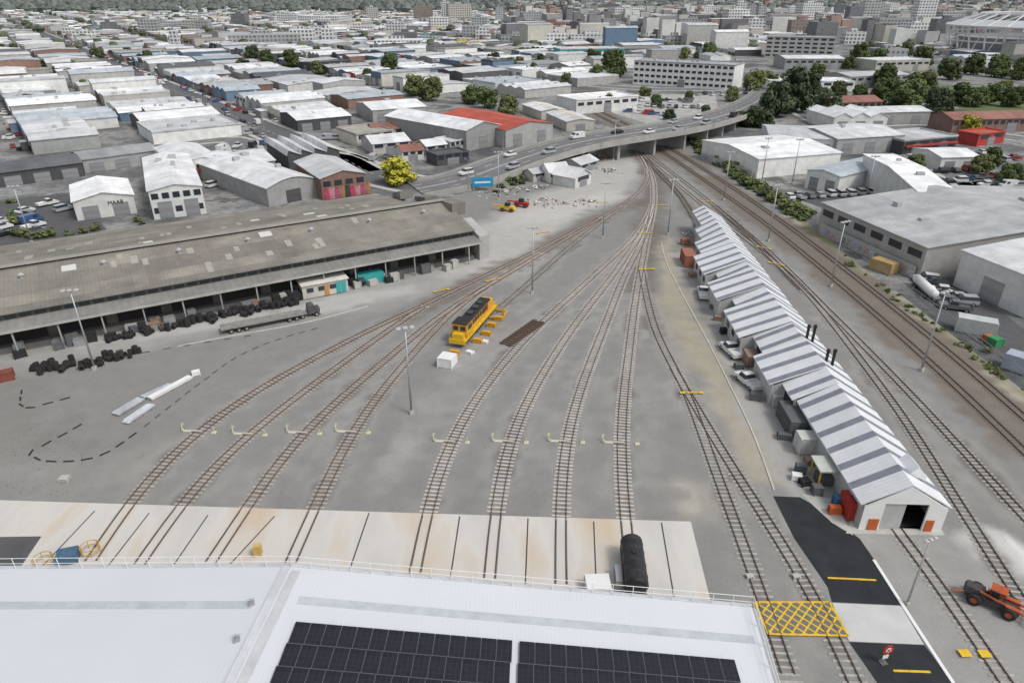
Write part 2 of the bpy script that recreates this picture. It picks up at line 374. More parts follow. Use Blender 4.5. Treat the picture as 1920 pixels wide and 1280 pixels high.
hx=[(1415,1130),(1555,1130),(1590,1193),(1440,1190)]
flat('box_crossing_pavement',hx,mat('crossing_grey',(.16,.155,.14),.9),.14)
hp=[S(*q) for q in hx]
def lerp2(a,b): 
    x=hp[0].lerp(hp[1],a); y=hp[3].lerp(hp[2],a); return x.lerp(y,b)
mb=MB()
def yl(p,q,w=.075):
    d=(q-p).normalized(); n=Vector((-d.y,d.x,0))*w; z=Vector((0,0,.146)); mb.add([p-n+z,q-n+z,q+n+z,p+n+z],[(0,1,2,3)])
for k in range(-3,7):
    for sgn in(0,1):
        a0=k/7; lo=max(0,-a0*2); hi=min(1,(1-a0)*2)
        if hi<=lo: continue
        P0=(a0+.5*lo,lo); P1=(a0+.5*hi,hi)
        if sgn: P0=(P0[0],1-P0[1]); P1=(P1[0],1-P1[1])
        yl(lerp2(*P0)+Vector((0,0,.002*sgn)),lerp2(*P1)+Vector((0,0,.002*sgn)))
for i in range(4): yl(hp[i]+Vector((0,0,.004)),hp[(i+1)%4]+Vector((0,0,.004)),.1)
struct(mk('road_marking',mb.mesh('hatch',yellow)))
# ---------------- generic building ----------------
unitq=MB().box(-.5,.5,-.06,.06,0,1)
MU={}
def unit(m):
    if m.name not in MU: MU[m.name]=unitq.mesh('panel',m)
    return MU[m.name]
ROOFC={'white':(.74,.75,.755),'pale':(.60,.61,.62),'mid':(.50,.505,.51),'bluegrey':(.44,.485,.52),'grey':(.36,.365,.37),'brown':(.32,.295,.265),'dark':(.12,.122,.13),'red':(.48,.09,.055),'green':(.2,.27,.23),'tan':(.46,.43,.38),'brightwhite':(.82,.82,.82),'yellow':(.55,.42,.12),'rust':(.28,.13,.10),'blue':(.10,.2,.33)}
WALLC={'white':(.68,.68,.66),'cream':(.52,.50,.44),'grey':(.34,.34,.335),'brick':(.24,.15,.12),'dark':(.09,.09,.095),'blue':(.14,.21,.30),'conc':(.42,.41,.39),'redw':(.38,.05,.045),'yellow':(.50,.39,.16),'teal':(.06,.30,.30)}
def roofm(c,ax): return mat('roof_'+c+ax,ROOFC[c],.55,.28,.2,0.,rib=ax,ribw=.8,riba=.08,panel=True,rand=.14,pc=.13)
def wallm(c): return mat('wall_'+c,WALLC[c],.85,.2,.4,rand=.15)
def section(S_,h,roof,rise,n=1):
    if roof=='flat': return [(0,h),(S_,h+.001)]
    if roof=='mono': return [(0,h),(S_,h+rise)]
    if roof=='gable':
        o=[]
        for i in range(n): o+=[(S_*i/n,h),(S_*(i+.5)/n,h+rise)]
        return o+[(S_,h)]
    if roof=='saw':
        o=[]
        for i in range(n): o+=[(S_*i/n,h),(S_*(i+.08)/n,h+rise)]
        return o+[(S_,h)]
    if roof=='arch':
        return [(S_*i/8,h+rise*math.sin(math.pi*i/8)) for i in range(9)]
def bldgw(o,ang,W,D,h,roof='gable',ax='d',rise=1.5,rc='white',wc='grey',label=None,cat='warehouse',name='warehouse',n=1,doors=2,wins=0,doorc=None,vents=0,sky=0,storey=1,group=None,awn=None,skc=None,para=None,annex=None):
    E=thing(name,label or f'{rc} roofed {wc} {name.replace("_"," ")} standing on an asphalt lot',cat,(o[0],o[1],-.05),ang,group)
    Sx,Ex=(W,D) if ax=='d' else (D,W)
    f=(lambda s,e,z:(s,e,z)) if ax=='d' else (lambda s,e,z:(e,s,z))
    sec=section(Sx,h,roof,rise,n); k=len(sec)
    w=MB(); vs=[f(s,0,z) for s,z in sec]+[f(s,Ex,z) for s,z in sec]+[f(0,0,0),f(Sx,0,0),f(0,Ex,0),f(Sx,Ex,0)]
    w.add(vs,[tuple([2*k]+list(range(k))+[2*k+1]),tuple([2*k+2]+list(range(k,2*k))+[2*k+3]),(2*k,0,k,2*k+2),(2*k+1,k-1,2*k-1,2*k+3)])
    mk('wall',w.mesh('wall',wallm(wc)),E)
    rm=roofm(rc,'Y' if ax=='d' else 'X')
    r=MB()
    if roof=='flat':
        r.box(.0,W,.0,D,h-.3,h+.05); p=.3
        for q in((-.05,W+.05,-.05,p),(-.05,W+.05,D-p,D+.05),(-.05,p,p,D-p),(W-p,W+.05,p,D-p)): r.box(*q,h+.06,h+.55)
    else:
        ov=.35; s2=[(s+( -ov if i==0 else ov if i==k-1 else 0),z) for i,(s,z) in enumerate(sec)]
        vs=[f(s,-ov,z+.18) for s,z in s2]+[f(s,Ex+ov,z+.18) for s,z in s2]+[f(s,-ov,z+.03) for s,z in s2]+[f(s,Ex+ov,z+.03) for s,z in s2]
        fs=[]
        for i in range(k-1): fs+=[(i,i+1,k+i+1,k+i),(2*k+i,3*k+i,3*k+i+1,2*k+i+1),(i,2*k+i,2*k+i+1,i+1),(k+i,k+i+1,3*k+i+1,3*k+i)]
        fs+=[(0,k,3*k,2*k),(k-1,3*k-1,4*k-1,2*k-1)]
        r.add(vs,fs)
    mk('roof',r.mesh('roof',rm),E)
    if roof in('gable','arch','mono') and sky:
        sm=mat('translucent_roof_sheet',(.46,.48,.47),.4,.15,1) if not skc else mat('yellow_roof_sheet',(.55,.40,.08),.6,.2,1)
        for j in range(sky):
            i=random.randrange(k-1); e0=U(.08,.85)*Ex if not skc else Ex*(j+.5)/sky; wd=min(1.2,Ex*.05)
            for ii in ([i] if not skc else range(k-1)):
                (s0,z0),(s1,z1)=sec[ii],sec[ii+1]; a,b=(.15,.85) if not skc else (.02,.98)
                q=[f(s0+(s1-s0)*a,e0,z0+(z1-z0)*a+.2),f(s0+(s1-s0)*b,e0,z0+(z1-z0)*b+.2),f(s0+(s1-s0)*b,e0+wd,z0+(z1-z0)*b+.2),f(s0+(s1-s0)*a,e0+wd,z0+(z1-z0)*a+.2)]
                kb=MB(); kb.add(q,[(0,1,2,3)]); mk('skylight',kb.mesh('skylight',sm),E)
    vm=mat('vent_metal',(.40,.41,.42),.5,.2,1)
    for j in range(vents):
        vx,vy=U(.15,.85)*W,U(.15,.85)*D; s=vx if ax=='d' else vy
        z=np.interp(s,[q[0] for q in sec],[q[1] for q in sec])
        mk('roof_vent',unit(vm),E,(vx,vy,z+.05),0,(U(.8,2.2),U(7,18),U(.6,1.2)))
    dm=mat('door_'+(doorc or 'steel'),WALLC.get(doorc,(.38,.39,.40)) if doorc else (.26,.265,.275),.6,.2,1,rib='Z',ribw=.5)
    for j in range(doors):
        dw=min(4.2,W/(doors+.6)*.7); x=W*(j+.5)/doors
        mk('door',unit(dm),E,(x,-.04,0.02),0,(dw,1,min(4.2,h*.7)))
    for s in range(storey):
        for j in range(wins):
            zz=h*(s+.42)/storey if storey>1 else h*.62; hh=min(1.4,h*.45/storey)
            mk('window',unit(glassm),E,(W*(j+.5)/wins,-.03,zz),0,(W/wins*.66,1,hh))
    if awn:
        mk('awning',unit(mat('awning_'+awn,WALLC[awn],.6)),E,(W/2,-.6,h*.55),0,(W*.96,9,.5))
    if para:
        mk('front_parapet',unit(wallm(para)),E,(W/2,-.5,h*.62),0,(W*1.0,2.2,h*.38+rise*.75))
    if annex:
        aw,ad,ah,ac=annex; m2=MB(); m2.box(W*.05,W*.05+aw,-ad,-.55,0,ah); an=mk('annex',m2.mesh('annex',wallm(ac)),E); m3=MB(); m3.box(W*.05-.2,W*.05+aw+.2,-ad-.2,-.5,ah+.01,ah+.2); mk('annex_roof',m3.mesh('ar',roofm(random.choice(['pale','dark','grey','white']),'X')),an)
    return E
def bpx(p1,p2,D,h,*a,**k):
    A_,B_=S(*p1),S(*p2); d=B_-A_
    return bldgw(A_,math.atan2(d.y,d.x),d.length,D,h,*a,**k)
b1=bpx((146,414),(258,399),19,4.6,'gable','d',1.6,'brightwhite','white',doors=2,label='small white gabled showroom with lettering on its front wall',name='workshop',cat='workshop')
bpx((290,412),(388,400),42,7,'gable','d',1.2,'brightwhite','white',doors=2,wins=5,storey=2,label='long white two storey office warehouse with pale ribbed roof',sky=2,vents=3)
bpx((340,342),(425,330),30,5,'gable','d',1.6,'white','white',doors=1,wins=3,sky=3,label='white gabled shop with red sign band facing a yard',awn='redw',name='shop',cat='shop')
bpx((505,388),(598,368),46,4.8,'arch','d',1.8,'white','grey',doors=1,vents=3,label='pale arched roof workshop with dark open front',doorc='dark')
mur=bpx((606,376),(688,364),24,5.8,'gable','d',1.6,'mid','brick',doors=0,wins=4,label='brick building with pink and red painted mural front')
bpx((545,330),(640,318),26,6,'saw','d',1.6,'pale','dark',n=4,doors=0,label='dark grey sawtooth roof factory behind the mural building',name='factory',cat='factory')
bpx((430,345),(520,332),20,5,'gable','f',1.6,'white','grey',doors=1,vents=2)
bpx((0,352),(160,330),16,4,'gable','f',1.4,'dark','dark',doors=3,label='long dark grey roofed goods building')
bpx((160,325),(300,305),14,4,'gable','f',1.4,'grey','grey',doors=3)
bpx((875,284),(938,271),46,7,'gable','d',2.2,'white','grey',sky=6,doors=1,wins=0,label='large grey corrugated shed with pale ribbed roof')
bpx((948,277),(1036,262),42,6,'gable','d',2,'red','grey',sky=0,doors=2,label='warehouse with bright red corrugated roof')
bpx((1062,246),(1114,243),24,3.6,'gable','d',1.0,'pale','cream',doors=1,sky=6,skc=1,label='low cream warehouse with yellow striped roof')
bpx((1015,225),(1060,222),22,3.6,'gable','d',1.0,'white','cream',doors=1,sky=5,skc=1,label='low cream warehouse with yellow and white striped roof')
bpx((700,290),(770,283),14,3.4,'gable','f',1.8,'white','conc',wins=3,doors=1,name='house',cat='house',label='small house with pale roof beside the road')
bpx((755,303),(795,299),8,3.,'gable','f',1.6,'rust','white',wins=3,doors=1,name='house',cat='house',label='white cottage with faded red roof')
bpx((700,262),(760,258),11,3.4,'gable','f',1.6,'rust','cream',wins=3,doors=1,name='house',cat='house',label='cream cottage with faded red roof')
bpx((800,292),(838,287),8,3.,'gable','f',1.6,'white','conc',wins=2,doors=1,name='house',cat='house',label='small cottage with white roof near the ramp')
bpx((670,275),(740,266),18,4.,'flat','d',0,'tan','cream',wins=3,doors=1,name='shop',cat='shop')
bpx((845,287),(872,282),9,3.6,'flat','d',0,'white','conc',wins=3,doors=1,name='shop',cat='shop')
bpx((700,230),(800,222),26,5,'gable','f',1.6,'white','grey',doors=3,vents=1)
bpx((560,248),(660,238),24,4.5,'gable','f',1.6,'white','dark',doors=3,sky=3)
bpx((820,312),(880,304),8,3.2,'flat','d',0,'dark','dark',wins=4,doors=1,name='shop',cat='shop',label='low dark flat roofed shop beside the ramp')
bpx((1030,344),(1068,340),7,3.,'gable','f',2,'brightwhite','white',wins=3,doors=1,name='house',cat='house',label='white cottage on the rail yard edge under repair')
bpx((1078,354),(1108,344),8,2.8,'gable','d',2.2,'brightwhite','white',wins=1,doors=1,name='house',cat='house',label='small gabled cottage with white covered roof')
bpx((1050,318),(1080,312),7,2.8,'gable','f',1.4,'rust','grey',wins=2,doors=1,name='house',cat='house',label='small hut with patched rusty roof')
bpx((1088,326),(1120,316),7,2.6,'gable','f',1.4,'pale','grey',wins=2,doors=1,name='house',cat='house',label='low shed with patched white roof')
bpx((1000,342),(1024,338),5,2.4,'gable','f',1.0,'pale','cream',wins=1,doors=1,name='house',cat='house',label='tiny cream hut on the pale yard edge')
# right side
bpx((1314,295),(1418,334),30,5.6,'gable','d',1.4,'white','white',doors=0,wins=0,vents=1,label='long low white warehouse with graffiti along its side')
bpx((1508,352),(1568,366),36,5,'gable','d',1.0,'bluegrey','white',doors=2,label='white warehouse with pale blue roof and parked cars')
bpx((1532,432),(1722,525),60,6.6,'gable','f',2.2,'mid','conc',doors=0,wins=6,sky=0,vents=5,label='large grey roofed warehouse with graffiti wall beside the railway')
bpx((1705,425),(1775,428),42,8.4,'gable','f',1.2,'brightwhite','white',doors=0,vents=2,sky=0,label='white roofed warehouse wing')
wd=bpx((1786,535),(1925,598),40,7,'gable','f',1.6,'white','white',doors=1,doorc='grey',label='white metal clad warehouse with grey roller door')
bpx((1440,285),(1560,290),26,5,'gable','f',1.5,'pale','white',doors=3,sky=4)
bpx((1565,292),(1690,283),24,5.5,'gable','f',1.5,'white','grey',doors=3,vents=2)
bpx((1690,290),(1790,280),16,4.5,'flat','d',0,'pale','dark',doors=2,wins=4,awn='redw')
bpx((1830,275),(1880,268),8,4,'flat','d',0,'red','redw',doors=1,wins=2,name='shop',cat='shop',label='bright red flat roofed shop by a car park')
bpx((1560,245),(1660,243),22,5,'gable','d',1.8,'white','white',n=3,doors=3)
bpx((1782,250),(1930,246),14,5,'gable','f',2,'rust','brick',wins=12,doors=2,label='long brick building with rust red roof')
bpx((1565,215),(1650,212),14,5,'gable','f',2,'rust','brick',wins=7,doors=1,label='red brick building with rust roof among trees')
bpx((1440,170),(1600,172),20,5,'flat','d',0,'white','white',wins=8,doors=1)
bpx((1590,165),(1700,160),22,6,'gable','f',1.5,'pale','grey',wins=8)
bpx((1640,135),(1740,132),22,7,'flat','d',0,'white','cream',wins=8); bpx((1470,130),(1580,130),24,7,'gable','f',1.5,'white','grey',wins=8)
bpx((1760,320),(1830,318),14,4,'gable','f',1.2,'white','white',doors=2); bpx((1640,235),(1740,232),16,5,'gable','f',1.2,'pale','grey',doors=2)
off=bpx((1186,158),(1372,170),22,13,'flat','d',0,'grey','white',wins=17,storey=4,doors=1,name='office_building',cat='office building',label='white framed four storey office building with dark windows',vents=5)
pk=bpx((1432,108),(1560,112),30,16,'flat','d',0,'grey','conc',wins=9,storey=5,doors=0,name='parking_building',cat='parking building',label='open deck concrete parking building')
bpx((1050,110),(1170,108),24,7,'flat','d',0,'pale','teal',wins=6,doors=2,label='low commercial building with teal front')
bpx((1080,215),(1195,205),18,6,'flat','d',0,'brightwhite','white',wins=7,doors=1,label='white flat roofed commercial building')
def text(parent,s,size,loc,rot,m,name='lettering'):
    cu=bpy.data.curves.new(name,'FONT'); cu.body=s; cu.size=size; cu.extrude=.02; cu.align_x='CENTER'
    t=bpy.data.objects.new('tmp',cu); COL.objects.link(t); bpy.context.view_layer.update()
    me=bpy.data.meshes.new_from_object(t.evaluated_get(bpy.context.evaluated_depsgraph_get())); me.materials.clear(); me.materials.append(m)
    bpy.data.objects.remove(t); o=mk(name,me,parent,loc); o.rotation_euler=rot; return o
text(b1,'MAAB',1.3,(9,-.12,3.0),(math.pi/2,0,0),dark)
for i in range(9):
    m=mat('mural_'+str(i%5),[(.45,.07,.12),(.5,.25,.28),(.40,.1,.16),(.35,.2,.10),(.06,.06,.06)][i%5],.7,.9,1.5)
    mk('mural_panel',unit(m),mur,(1.2+i*1.45,-.09,.2),0,(1.5,1,U(2.6,3.4)))
def graffiti(p1,p2,n,h):
    A_,B_=S(*p1),S(*p2); d=B_-A_; ang=math.atan2(d.y,d.x)
    E=thing('graffiti_wall','low concrete wall covered in faded graffiti','wall',A_-Vector((math.cos(ang+1.57),math.sin(ang+1.57),0))*.6,ang)
    mk('wall',unit(wallm('conc')),E,(d.length/2,0,0),0,(d.length,1.4,h))
    for i in range(n):
        m=mat('spray_'+str(i%6),[(.42,.38,.46),(.3,.32,.42),(.45,.33,.33),(.5,.5,.52),(.22,.22,.23),(.3,.36,.34)][i%6],.8,.9,2.5)
        mk('graffiti',unit(m),E,(d.length*(i+.5)/n,-.1,U(.2,.5)),0,(d.length/n*U(.5,1.05),.4,h*U(.4,.7)))
graffiti((1540,438),(1716,522),16,2.6); graffiti((1316,298),(1412,334),12,2.2)
# ---------------- long goods shed ----------------
A0=Vector((-8.8,136.4)); ax_=Vector((-.861,-.508))
gang=math.atan2(ax_.y,ax_.x)
GE=thing('goods_shed','long old railway goods shed with brown grey roof and front canopy','goods shed',(A0.x,A0.y,0),gang)
oldroof=mat('weathered_roof',(.225,.212,.188),.85,.36,.1,0.,rib='X',ribw=.6,riba=.05,panel=True,pc=.08)
oldband=mat('weathered_roof_band',(.255,.235,.20),.85,.4,.15,0.,rib='X',ribw=.6,riba=.05,panel=True,pc=.08)
Lg=118
def prof(name,pts,x0,x1,m,par=GE):
    mb=MB(); mb.xprism(pts,x0,x1); return mk(name,mb.mesh(name,m),par)
def zg(y): return 8.9+(y+14)*(-2.8/14.6) if y>-14 else 8.9+(y+14)*(3.1/24.5)
prof('roof',[(.6,6.1),(-14,8.9),(-14,8.7),(.6,5.9)],-1,Lg,oldroof)
prof('roof',[(-14.002,8.9),(-38.5,5.8),(-38.5,5.6),(-14.002,8.7)],6,Lg,oldroof)
for y0,y1 in((-4.2,-1.2),(-12.6,-8.8),(-19.,-16.),(-29,-24.5),(-37.8,-35)):
    prof('roof_band',[(y1,zg(y1)+.015),(y0,zg(y0)+.015),(y0,zg(y0)+.005),(y1,zg(y1)+.005)],-.9 if y0>-14 else 6.1,Lg-.1,oldband)
prof('roof_ridge',[(-13,9.12),(-14,9.2),(-15,9.12),(-14,8.95)],-1,Lg,mat('ridge_cap',(.30,.285,.25),.8))
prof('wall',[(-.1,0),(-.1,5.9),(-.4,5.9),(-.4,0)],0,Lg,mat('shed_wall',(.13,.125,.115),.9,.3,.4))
prof('wall',[(-37.9,0),(-37.9,5.6),(-38.2,5.6),(-38.2,0)],6,Lg,wallm('grey'))
mb=MB(); mb.prism([(0,-.4),(0,-14),(6,-37.9),(6.4,-37.9),(.4,-14),(.4,-.4)],0,5.6); mb.add([(0,-.2,5.6),(0,-14,8.6),(6.2,-37.9,5.6)],[(0,1,2)]); mk('wall',mb.mesh('wall',wallm('conc')),GE)
prof('canopy',[(.15,4.9),(3.7,4.4),(3.7,4.2),(.15,4.65)],-1,Lg,mat('canopy_roof',(.23,.225,.21),.85,.25,.3,rib='X',ribw=1.2,riba=.06))
prof('gutter',[(3.7,4.1),(3.85,4.1),(3.85,4.45),(3.7,4.45)],-1,Lg,mat('gutter_pale',(.40,.39,.36),.8))
prof('loading_platform',[(0,0),(1.6,0),(1.6,1.0),(0,1.0)],0,Lg,mat('platform_shaded_concrete',(.15,.145,.14),.9))  # concrete coloured dark, canopy shade included in its tone
for i in range(58):
    mk('window',unit(glassm),GE,(1.2+i*2.02,-.05,5.0),0,(1.5,1,.85))
for i in range(20):
    mk('canopy_post',unit(wallm('grey')),GE,(2+i*6,3.4,0),0,(.22,2.,4.3))
for i in range(14):
    mk('door',unit(mat('shed_dark_panel',(.03,.03,.032),.9)),GE,(4.5+i*8.3,-.02,1.05),0,(6.6,1,3.5))  # near-black panels stand in for the shaded interior under the canopy
patch=mat('pale_roof_sheet',(.36,.35,.30),.7,.2,1); patch2=mat('white_roof_sheet',(.60,.60,.56),.6,.15,1)
for i in range(54):
    x=U(2,110); back=R()<.6; w=U(.8,1.3); L_=U(1.5,3.8)
    y0=U(-12.5,-4) if not back else U(-30,-15.5)
    big=i%10==0
    if big: w=U(1.6,2.4); L_=2.
    if back and x<8: x+=6
    y1=min(y0+L_, -1) if not back else min(y0+L_,-15.2)
    kb=MB(); kb.add([(x,y0,zg(y0)+.035),(x+w,y0,zg(y0)+.035),(x+w,y1,zg(y1)+.035),(x,y1,zg(y1)+.035)],[(0,1,2,3)]); mk('skylight',kb.mesh('sk',patch2 if big else patch),GE)
vb=MB(); vb.cyl((0,0,0),(0,0,.6),.28,.28,8); vb.cyl((0,0,.6),(0,0,.95),.5,.2,8); vbm=vb.mesh('vent',MC['vent_metal'])
for i in range(9): mk('roof_vent',vbm,GE,(6+i*12,-9.5,8.0),0)
for i in range(3):
    prof('dormer',[(-8-i*9,7),(-8-i*9,9.6-i*.3),(-15-i*8,9.0-i*.8),(-15-i*8,6)],-3.2+i*2.3,.0+i*2.3,oldroof)
prof('end_wall',[(2.2,0),(2.2,5.2),(-6,6.8),(-6,0)],-3.4,-1.1,wallm('conc'))
def gs(x,y,z=0):
    c,s=math.cos(gang),math.sin(gang); return Vector((A0.x+c*x-s*y,A0.y+s*x+c*y,z))
# ---------------- engine shed (long white roof) ----------------
o0=Vector((36.2,54.7)); dirv=Vector((4.1,100.9)).normalized(); eang=math.atan2(dirv.y,dirv.x)-math.pi/2
ES=thing('engine_shed','long white corrugated engine shed with dark translucent strips and stepped side','engine shed',(o0.x,o0.y,0),eang)
wroof=mat('white_corrugated_roof',(.72,.73,.745),.5,.10,.4,rib='Y',ribw=.5,riba=.05)
strp=mat('dark_translucent_strip',(.235,.25,.29),.4,.2,.8)
wsh=mat('pale_shed_wall',(.50,.50,.49),.8,.15,.5,rib='Y',ribw=.5)
secs=[(0,20,0,0),(20,24,-.6,.15),(24,32,-2.3,.3),(32,38,-.7,0),(38,48,-2.8,.25),(48,52,-.4,0),(52,60,-2.9,.3),(60,64,-.5,0),(64,74,-2.7,.3),(74,82,-.9,0),(82,90,.6,.2),(90,101,2.1,0)]
We=8.4; hE=3.3; rE0=2.6; rx=We/2
def zle(xl,rE): return max(2.75, hE+rE-(rx-xl)*.6) if xl>=0 else 3.5+xl*.06
for i,(y0,y1,xl,dz) in enumerate(secs):
    rE=rE0+dz; zl=zle(xl,rE)
    mb=MB()
    P_=[(xl-.4,zl-.12),(rx,hE+rE),(We+.4,hE-.2+dz*.5),(We+.4,hE-.35+dz*.5),(rx,hE+rE-.15),(xl-.4,zl-.27)]
    n=len(P_); vs=[(a,y0,z) for a,z in P_]+[(a,y1,z) for a,z in P_]
    mb.add(vs,[tuple(range(n)),tuple(range(2*n-1,n-1,-1))]+[(k,(k+1)%n,n+(k+1)%n,n+k) for k in range(n)])
    mk('roof',mb.mesh('roof',wroof),ES)
    mb=MB(); mb.box(xl,xl+.15,y0,y1,0,zl-.2); mb.box(We-.15,We,y0,y1,0,hE-.3)
    vs=[(xl+.15,y0+.03,0),(xl+.15,y0+.03,zl-.3),(rx,y0+.03,hE+rE-.2),(rx,y0+.03,0)]
    mb.add(vs,[(0,1,2,3)]); mb.add([(a,y1-.03,c) for a,b,c in vs],[(0,1,2,3)])
    if i==len(secs)-1: mb.box(xl+.2,We-.2,y1-.4,y1-.2,0,hE)
    mk('wall',mb.mesh('wall',wsh),ES)
    if i in(1,3,5,7): mk('door',unit(MC['shed_dark_panel']),ES,(xl-.03,(y0+y1)/2,0),math.pi/2,(3.0,1,2.8))
    for j in range(3): 
        if y1-y0>8: mk('window',unit(glassm),ES,(xl-.02,y0+(y1-y0)*(j+.3)/3,1.4),math.pi/2,(1.4,1,.9))
y=2.4
while y<100:
    for (a,b,xl,dz) in secs:
        if a<=y<b: break
    rE=rE0+dz; zl=zle(xl,rE); w=min(1.0,b-y); er=hE-.17+dz*.5
    mb=MB(); mb.add([(xl-.38,y,zl-.1),(rx,y,hE+rE+.02),(rx,y+w,hE+rE+.02),(xl-.38,y+w,zl-.1)],[(0,1,2,3)]); mb.add([(rx,y,hE+rE+.02),(We+.38,y,er),(We+.38,y+w,er),(rx,y+w,hE+rE+.02)],[(0,1,2,3)])
    mk('roof_strip',mb.mesh('strip',strp),ES); y+=3.1
mb=MB()
def yprism(mb,prof,y0,y1):
    n=len(prof); vs=[(p[0],y0,p[1]) for p in prof]+[(p[0],y1,p[1]) for p in prof]
    mb.add(vs,[tuple(range(n)),tuple(range(2*n-1,n-1,-1))]+[(i,(i+1)%n,n+(i+1)%n,n+i) for i in range(n)])
yprism(mb,[(0,0),(2.0,0),(2.0,3.5),(6.4,3.5),(6.4,0),(We,0),(We,hE-.3),(rx,hE+rE0-.25),(0,hE-.3)],-.1,.1)
mk('gable_wall',mb.mesh('gable',white),ES)
mk('trim',unit(orange),ES,(1.3,-.15,0),0,(1.0,.8,1.5)); mk('trim',unit(orange),ES,(7.0,-.15,0),0,(.8,.8,1.5))
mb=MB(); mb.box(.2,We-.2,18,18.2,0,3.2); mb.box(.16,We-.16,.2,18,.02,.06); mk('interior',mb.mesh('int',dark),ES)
mb=MB(); yprism(mb,[(5.2,5.3),(6.0,6.1),(7.0,5.0),(7.0,4.4),(5.2,5.2)],2.6,5.2); mk('roof_vent',mb.mesh('rv',mat('vent_white',(.72,.73,.74),.5,.08)),ES)
mb=MB(); mb.cyl((0,0,0),(0,0,2.4),.2,.2,10); mb.cyl((0,0,2.4),(0,0,2.8),.28,.22,10); ch=mb.mesh('chimney',black)
for (x,yy) in [(5.2,26.5),(6.1,26.5),(5.2,34),(6.1,34)]: mk('chimney',ch,ES,(x,yy,4.6))
# ---------------- foreground depot roof ----------------
R0=S(545,1062,12.); E0=S(1410,1138,9.); W0=R0+Vector((-46,3.4,-3.9)); uy=Vector((-.08,-.997,0))
DP=thing('depot_building','large white roofed depot with rooftop solar panels and edge railing','depot')
rmat=mat('white_depot_roof',(.61,.63,.66),.5,.05,.10,rib='X',ribw=.3,riba=.025)
def slope(name,a,b,q0,q1,m,off=0.,th=.25,par=DP):
    up=Vector((0,0,1)); p=[a+uy*q0,b+uy*q0,b+uy*q1,a+uy*q1]
    mb=MB(); vs=[x+up*off for x in p]+[x+up*(off-th) for x in p]
    mb.add(vs,[(0,1,2,3),(7,6,5,4),(0,4,5,1),(1,5,6,2),(2,6,7,3),(3,7,4,0)]); return mk(name,mb.mesh(name,m),par)
slope('roof',R0,E0,0,38,rmat); slope('roof',W0,R0,0,38,rmat)
dR=(E0-R0).normalized(); LR=(E0-R0).length; dW=(W0-R0).normalized()
skm=mat('depot_skylight',(.47,.50,.53),.4,.15,1)
for q in (2.6,12.5,22): 
    slope('skylight',R0+dR*1.6,R0+dR*(LR-.5),q,q+.7,skm,.012,.01); slope('skylight',R0+dW*1.4,R0+dW*44,q+.6,q+1.3,skm,.012,.01)
slope('ridge_flashing',R0-dR*.55,R0+dR*.0,0,38,mat('flashing',(.52,.535,.55),.5),.06,.05)
slope('ridge_walkway',R0+dR*.25,R0+dR*.85,0.4,38,mat('walkway_grid',(.50,.51,.52),.6),.10,.05)
slope('gutter',E0,E0+Vector((.5,0,-.2)),0,38,steel,0,.3)
slope('roof_edge',R0-uy*.0,E0,-.28,.0,mat('edge_flash',(.56,.57,.58),.5),.08,.4); slope('roof_edge',W0,R0,-.28,.0,MC['edge_flash'],.08,.4)
mb=MB()
for a,b in((R0,E0),(W0,R0)):
    n=max(2,int((b-a).length/4))
    for i in range(n):
        p=a.lerp(b,i/n);q=a.lerp(b,(i+1)/n); zt=5.5 if i%2==0 else 0
        mb.add([p+Vector((0,-.2,-.3)),q+Vector((0,-.2,-.3)),Vector((q.x,q.y-.2,zt)),Vector((p.x,p.y-.2,zt))],[(0,1,2,3)])
e=E0; mb.add([e+Vector((0,-.2,-.3)),e+uy*38+Vector((0,0,-.3)),Vector(((e+uy*38).x,(e+uy*38).y,0)),Vector((e.x,e.y-.2,0))],[(0,1,2,3)])
mk('wall',mb.mesh('wall',white),DP)
pm,nt,bs=newmat('solar_cells'); tc=nt.nodes.new('ShaderNodeTexCoord'); bk=nt.nodes.new('ShaderNodeTexBrick'); bk.offset=0
bk.inputs['Scale'].default_value=1; bk.inputs['Brick Width'].default_value=.34; bk.inputs['Row Height'].default_value=.415; bk.inputs['Mortar Size'].default_value=.008
bk.inputs['Color1'].default_value=(.016,.017,.022,1); bk.inputs['Color2'].default_value=(.022,.023,.030,1); bk.inputs['Mortar'].default_value=(.05,.052,.06,1)
nt.links.new(tc.outputs['Object'],bk.inputs['Vector']); nt.links.new(bk.outputs['Color'],bs.inputs['Base Color']); bs.inputs['Roughness'].default_value=.3; bs.inputs['Specular IOR Level'].default_value=.3
mb=MB(); mb.box(.0,1.0,-1.66,0,0,.035,0)
for q in((-.018,0,-1.68,.02),(1.0,1.018,-1.68,.02),(0,1,0,.02),(0,1,-1.68,-1.66)): mb.box(*q,0,.045,1)
spm=mb.mesh('solar_panel',[pm,mat('panel_frame',(.12,.12,.13),.4,.1,1)])
xa=dR; ya=-uy; za=xa.cross(ya).normalized(); ya=za.cross(xa)
Mr=Matrix((xa,ya,za)).transposed().to_euler()
for blk,(s0,nc) in enumerate(((2.2,14),(17.45,14))):
    for c in range(nc):
        for r in range(5):
            p=R0+dR*(s0+c*1.055)+uy*(4.9+r*1.71)+Vector((0,0,.14))
            o=bpy.data.objects.new('solar_panel',spm); COL.objects.link(o); o.location=p; o.rotation_euler=Mr
            top(o,'dark framed solar panel lying on the white depot roof','solar panel','rooftop solar panels')
RL=thing('guard_railing','thin white safety railing along the depot roof edge','railing')
pp=MB().cyl((0,0,0),(0,0,1.1),.03,.03,5).mesh('post',white)
def railing(a,b,n,par):
    for z in(.55,1.08):
        mb=MB(); mb.cyl(a+Vector((0,0,z)),b+Vector((0,0,z)),.025,n=5); mk('rail',mb.mesh('rail',white),par)
    for i in range(n): mk('post',pp,par,a.lerp(b,i/(n-1)))
railing(R0,E0,24,RL); railing(W0,R0,26,RL); railing(E0,E0+uy*12,8,RL)
